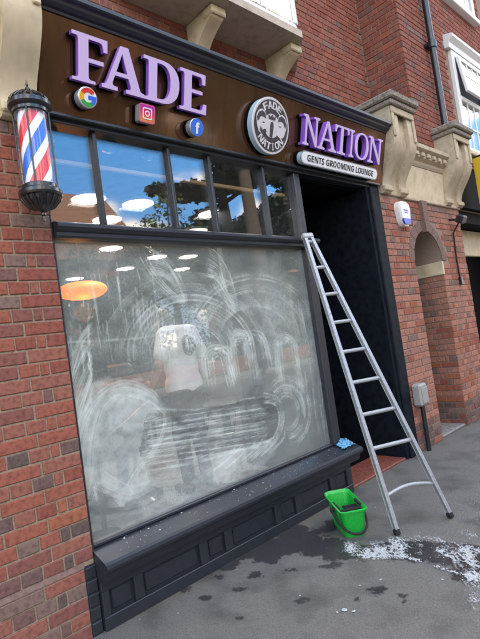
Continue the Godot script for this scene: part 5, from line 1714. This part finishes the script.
	# right: upright streaks towards the door
	for k in 16:
		var x := 292.0 + k * 1.9
		wipe([[x - 3, 290 + (k % 4) * 9], [x + 4, 350], [x + 12, 420 + (k % 3) * 10]], 0.012, 0.01, 0.12, 6)
	# beads
	for k in 5000:
		var x := rng.randf() * fw; var y := rng.randf() * fh
		if nz.get_noise_2d(x * 0.7 + 300, y * 0.7) > -0.05:
			dab(x, y, rng.randf() * 0.35)
	# the wet edges of the strokes run into one another
	var si := Image.create_from_data(fw, fh, false, Image.FORMAT_RF, film.to_byte_array())
	var b1 := si.duplicate(); b1.resize(fw / 2, fh / 2, Image.INTERPOLATE_BILINEAR); b1.resize(fw, fh, Image.INTERPOLATE_CUBIC)
	var b2 := si.duplicate(); b2.resize(fw / 7, fh / 7, Image.INTERPOLATE_LANCZOS); b2.resize(fw, fh, Image.INTERPOLATE_CUBIC)
	var f1: PackedFloat32Array = b1.get_data().to_float32_array(); var f2: PackedFloat32Array = b2.get_data().to_float32_array()
	var band := PackedVector2Array()
	for q in [[146, 414], [200, 409], [245, 399], [266, 395], [278, 402], [281, 420], [272, 438], [240, 448], [190, 460], [146, 470], [138, 452]]: band.append(film_px(q[0], q[1]))
	var bl := band[0]; var bh := band[0]
	for q in band: bl = bl.min(q); bh = bh.max(q)
	for y in fh:
		for x in fw:
			var a := 0.22 + 0.13 * nz.get_noise_2d(x * 0.5, y)
			a *= 0.9 + 0.35 * fz.get_noise_2d(x, y * 0.6)
			var i := y * fw + x
			film[i] = (maxf(a, 0.02) + film[i] * 0.28 + f1[i] * 0.52 + f2[i] * 0.62)
			if x >= bl.x and y >= bl.y and x <= bh.x and y <= bh.y:   # the last pull of the squeegee took most of the film off
				var q := Vector2(x + 14.0 * nz.get_noise_2d(x * 5.0, y * 5.0), y + 10.0 * nz.get_noise_2d(y * 5.0, x * 5.0))
				if Geometry2D.is_point_in_polygon(q, band): film[i] *= 0.66 - 0.35 * fz.get_noise_2d(x * 0.08, y * 0.9)
	var data := PackedByteArray(); data.resize(fw * fh * 4)
	for i in fw * fh:
		var a := film[i]
		a = 1.0 - exp(-a * 1.05)
		data[i * 4] = 226; data[i * 4 + 1] = 236; data[i * 4 + 2] = 228; data[i * 4 + 3] = int(clampf(a, 0.0, 0.92) * 255.0)
	var img := Image.create_from_data(fw, fh, false, Image.FORMAT_RGBA8, data)
	var m := mat(Color.WHITE, 0.6)
	m.albedo_texture = ImageTexture.create_from_image(img)
	m.transparency = BaseMaterial3D.TRANSPARENCY_ALPHA
	m.texture_repeat = false
	var mb := MB.new()
	mb.quad(Vector3(GX0, GY0, -0.042), Vector3(GX1, GY0, -0.042), Vector3(GX1, GY1, -0.042), Vector3(GX0, GY1, -0.042))
	var o := solo("window_suds", mb.commit(), m, "white soap smears and swirls left on the large shop window", "suds")
	o.set_meta("kind", "stuff")

# ------------------------------------------------------------------ suds and water on the sill and the pavement
func foam_dome(mb: MB, c: Vector3, r: float, h: float, turn: float) -> void:
	var seg := 7
	var rim := []; var mid := []
	for k in seg:
		var a := turn + TAU * k / seg
		var rr := r * rng.randf_range(0.75, 1.2)
		var d := Vector3(cos(a), 0, sin(a))
		rim.append(mb.vert(c + d * rr, (d + Vector3(0, 0.3, 0)).normalized())); mid.append(mb.vert(c + d * rr * 0.68 + Vector3(0, h * 0.7, 0), (d * 0.7 + Vector3.UP).normalized()))
	var top := mb.vert(c + Vector3(0, h, 0), Vector3.UP)
	for k in seg:
		var q := (k + 1) % seg
		mb.tri_i(rim[q], rim[k], mid[k]); mb.tri_i(rim[q], mid[k], mid[q]); mb.tri_i(mid[q], mid[k], top)

func build_suds_outside() -> void:
	# on the sill
	var s := MB.new()
	for k in 420:
		var x := 1.25 + 2.35 * rng.randf()
		var cl := sin(x * 9.0) * 0.5 + sin(x * 23.0) * 0.3
		if rng.randf() > 0.45 + 0.4 * cl: continue
		var z := rng.randf_range(-0.025, 0.115)
		var y := 0.438 - (z + 0.0) / 0.15 * 0.05 + 0.001
		var r := rng.randf_range(0.001, 0.0042) * (2.0 if rng.randf() < 0.10 else 1.0)
		foam_dome(s, Vector3(x, y, z), r, r * 0.5, rng.randf() * TAU)
	var so := solo("sill_suds", s.commit(), M.soap, "small white blobs of soap suds scattered along the dark sill", "suds")
	so.set_meta("kind", "stuff")
	# on the pavement
	var f := MB.new()
	var nz := FastNoiseLite.new(); nz.seed = 8; nz.frequency = 2.6; nz.fractal_octaves = 4
	var blobs := [[345, 546, 12, 5, 0.5], [368, 552, 26, 8, 1.0], [395, 549, 22, 8, 1.0], [405, 540, 14, 5, 0.6], [425, 540, 22, 5, 0.5], [452, 552, 24, 9, 1.0], [470, 560, 16, 12, 1.0], [478, 590, 12, 20, 0.9], [470, 535, 14, 6, 0.45], [470, 578, 10, 8, 0.8], [385, 557, 26, 4, 0.7]]
	var made := 0
	for b in blobs:
		for k in int(b[2] * b[3] * 1.2 * b[4]):
			var u := Vector2(rng.randfn() * 0.5, rng.randfn() * 0.5)
			var p := on(b[0] + u.x * b[2], b[1] + u.y * b[3], 1, 0.0)
			var v := nz.get_noise_2d(p.x * 3.0, p.z * 3.0)
			v += 0.5 * nz.get_noise_2d(p.x * 17.0 + 50.0, p.z * 17.0)
			if v < 0.10 + rng.randfn() * 0.06: continue
			var r := rng.randf_range(0.0010, 0.0030) * (1.35 if v > 0.35 else 1.0)
			foam_dome(f, Vector3(p.x, 0.0085, p.z), r, r * rng.randf_range(0.3, 0.7), rng.randf() * TAU)
			made += 1
	# a bright rope of suds along the edge of the puddle, single splashes
	for seg in [[[372, 560], [392, 557], [410, 559], [422, 563]], [[436, 568], [452, 573], [470, 577], [480, 578]]]:
		for k in 90:
			var t: float = rng.randf() * (seg.size() - 1)
			var i := int(t)
			var a := Vector2(seg[i][0], seg[i][1]).lerp(Vector2(seg[i + 1][0], seg[i + 1][1]), t - i) + Vector2(rng.randfn() * 0.8, rng.randfn() * 0.7)
			var p := on(a.x, a.y, 1, 0.0)
			var r := rng.randf_range(0.002, 0.006)
			foam_dome(f, Vector3(p.x, 0.0085, p.z), r, r * 0.5, rng.randf() * TAU)
	for e in [[345, 611, 0.014], [337, 613, 0.006], [353, 612, 0.007], [442, 580, 0.007], [360, 586, 0.005], [381, 580, 0.005], [300, 596, 0.004], [178, 614, 0.004], [140, 620, 0.004], [375, 508, 0.004]]:
		var p := on(e[0], e[1], 1, 0.0)
		for q in 5: foam_dome(f, Vector3(p.x + rng.randfn() * e[2] * 0.5, 0.0045, p.z + rng.randfn() * e[2] * 0.5), e[2] * rng.randf_range(0.5, 1.0), e[2] * 0.3, rng.randf())
	var fo := solo("pavement_suds", f.commit(), M.soap, "white soap suds spilled across the pavement below the ladder", "suds")
	fo.set_meta("kind", "stuff")
	# wet marks: a thin film of water with ragged edges
	var n := 640
	var x0 := 1.3; var x1 := 4.3; var z0 := 0.035; var z1 := 2.2
	var acc := PackedFloat32Array(); acc.resize(n * n)
	var wet := [[262, 548, 22, 9, 1.0], [285, 530, 18, 6, 0.9], [300, 545, 16, 6, 0.7], [268, 560, 14, 5, 0.8], [255, 575, 12, 4, 0.7], [330, 545, 16, 6, 1.0], [350, 552, 26, 8, 1.0], [395, 550, 34, 9, 1.0], [430, 552, 34, 10, 1.1], [470, 565, 22, 18, 1.1], [300, 600, 16, 5, 0.42], [380, 590, 20, 7, 0.5], [310, 535, 18, 7, 0.9], [240, 555, 14, 4, 0.8], [225, 566, 20, 5, 0.7], [275, 545, 26, 8, 0.8], [315, 552, 22, 6, 0.7], [330, 565, 26, 5, 0.5], [190, 590, 16, 4, 0.5], [290, 570, 10, 3, 0.6], [360, 600, 12, 4, 0.45], [405, 600, 8, 8, 0.45], [245, 590, 14, 3, 0.5], [205, 598, 7, 2.5, 0.9], [245, 618, 12, 4, 0.4], [330, 525, 9, 6, 0.8], [345, 575, 18, 4, 0.4], [222, 578, 12, 4, 0.55]]
	var wn := FastNoiseLite.new(); wn.seed = 77; wn.frequency = 3.2; wn.fractal_octaves = 5
	var cs := []
	for b in wet:
		var c := on(b[0], b[1], 1, 0.0)
		var ex := on(b[0] + b[2], b[1], 1, 0.0) - c; var ey := on(b[0], b[1] + b[3], 1, 0.0) - c
		cs.append([Vector2(c.x, c.z), Transform2D(Vector2(ex.x, ex.z), Vector2(ey.x, ey.z), Vector2.ZERO).affine_inverse(), b[4]])
	var data := PackedByteArray(); data.resize(n * n * 4)
	for j in n:
		for i in n:
			var p := Vector2(lerpf(x0, x1, (i + 0.5) / n), lerpf(z0, z1, (j + 0.5) / n))
			var v := 0.0
			for c in cs:
				var q: Vector2 = c[1] * (p - (c[0] as Vector2))
				var d := q.length_squared()
				if d < 4.0: v += c[2] * exp(-d * 1.1)
			var nn := wn.get_noise_2d(p.x * 2.0, p.y * 2.0) * 1.1 + wn.get_noise_2d(p.x * 9.0 + 40, p.y * 9.0) * 0.55
			var a := smoothstep(0.36, 0.50, v + nn * minf(v * 2.0, 0.55))
			var k := (j * n + i) * 4
			data[k] = 58; data[k + 1] = 57; data[k + 2] = 58; data[k + 3] = int(a * 0.70 * 255.0)
	var fd := PackedByteArray(); fd.resize(n * n * 4)
	var sc := []
	for b in blobs:
		var c := on(b[0], b[1], 1, 0.0)
		var ex := on(b[0] + b[2], b[1], 1, 0.0) - c; var ey := on(b[0], b[1] + b[3], 1, 0.0) - c
		sc.append([Vector2(c.x, c.z), Transform2D(Vector2(ex.x, ex.z), Vector2(ey.x, ey.z), Vector2.ZERO).affine_inverse(), b[4]])
	var gx0 := 2.2; var gx1 := 3.9; var gz0 := 0.35; var gz1 := 1.95
	for j in n:
		for i in n:
			var p := Vector2(lerpf(gx0, gx1, (i + 0.5) / n), lerpf(gz0, gz1, (j + 0.5) / n))
			var v := 0.0
			for c in sc:
				var q: Vector2 = c[1] * (p - (c[0] as Vector2))
				var d := q.length_squared()
				if d < 4.0: v += c[2] * exp(-d * 1.2)
			# drawn out along the flow, broken into lace
			var r := Vector2(p.x * 0.8 + p.y * 0.6, p.y * 0.8 - p.x * 0.6)
			var lace := 1.0 - absf(wn.get_noise_2d(r.x * 8.0, r.y * 4.0)) * 3.2
			var broad := wn.get_noise_2d(r.x * 3.0 + 9.0, r.y * 1.6)
			var a := smoothstep(0.42, 0.98, v * 0.60 + lace * 0.36 + broad * 0.6) * smoothstep(0.10, 0.35, v)
			a *= 0.72 + 0.8 * wn.get_noise_2d(p.x * 30.0, p.y * 30.0) + 0.2 * rng.randf()
			var k := (j * n + i) * 4
			fd[k] = 226; fd[k + 1] = 228; fd[k + 2] = 226; fd[k + 3] = int(clampf(a * 0.70, 0.0, 0.72) * 255.0)
	var fm := mat(Color.WHITE, 0.5)
	fm.albedo_texture = ImageTexture.create_from_image(Image.create_from_data(n, n, false, Image.FORMAT_RGBA8, fd))
	fm.transparency = BaseMaterial3D.TRANSPARENCY_ALPHA
	fm.texture_repeat = false
	var fsheet := MB.new()
	fsheet.quad(Vector3(gx0, 0.008, gz1), Vector3(gx1, 0.008, gz1), Vector3(gx1, 0.008, gz0), Vector3(gx0, 0.008, gz0))
	var fs := solo("foam_film", fsheet.commit(), fm, "thin lacy film of white soap draining over the pavement by the ladder", "suds")
	fs.set_meta("kind", "stuff")
	var wm := mat(Color.WHITE, 0.14)
	wm.albedo_texture = ImageTexture.create_from_image(Image.create_from_data(n, n, false, Image.FORMAT_RGBA8, data))
	wm.transparency = BaseMaterial3D.TRANSPARENCY_ALPHA
	wm.texture_repeat = false
	var sheet := MB.new()
	sheet.quad(Vector3(x0, 0.004, z1), Vector3(x1, 0.004, z1), Vector3(x1, 0.004, z0), Vector3(x0, 0.004, z0))
	var wo := solo("wet_patches", sheet.commit(), wm, "dark wet splashes of water on the grey pavement", "water")
	wo.set_meta("kind", "stuff")
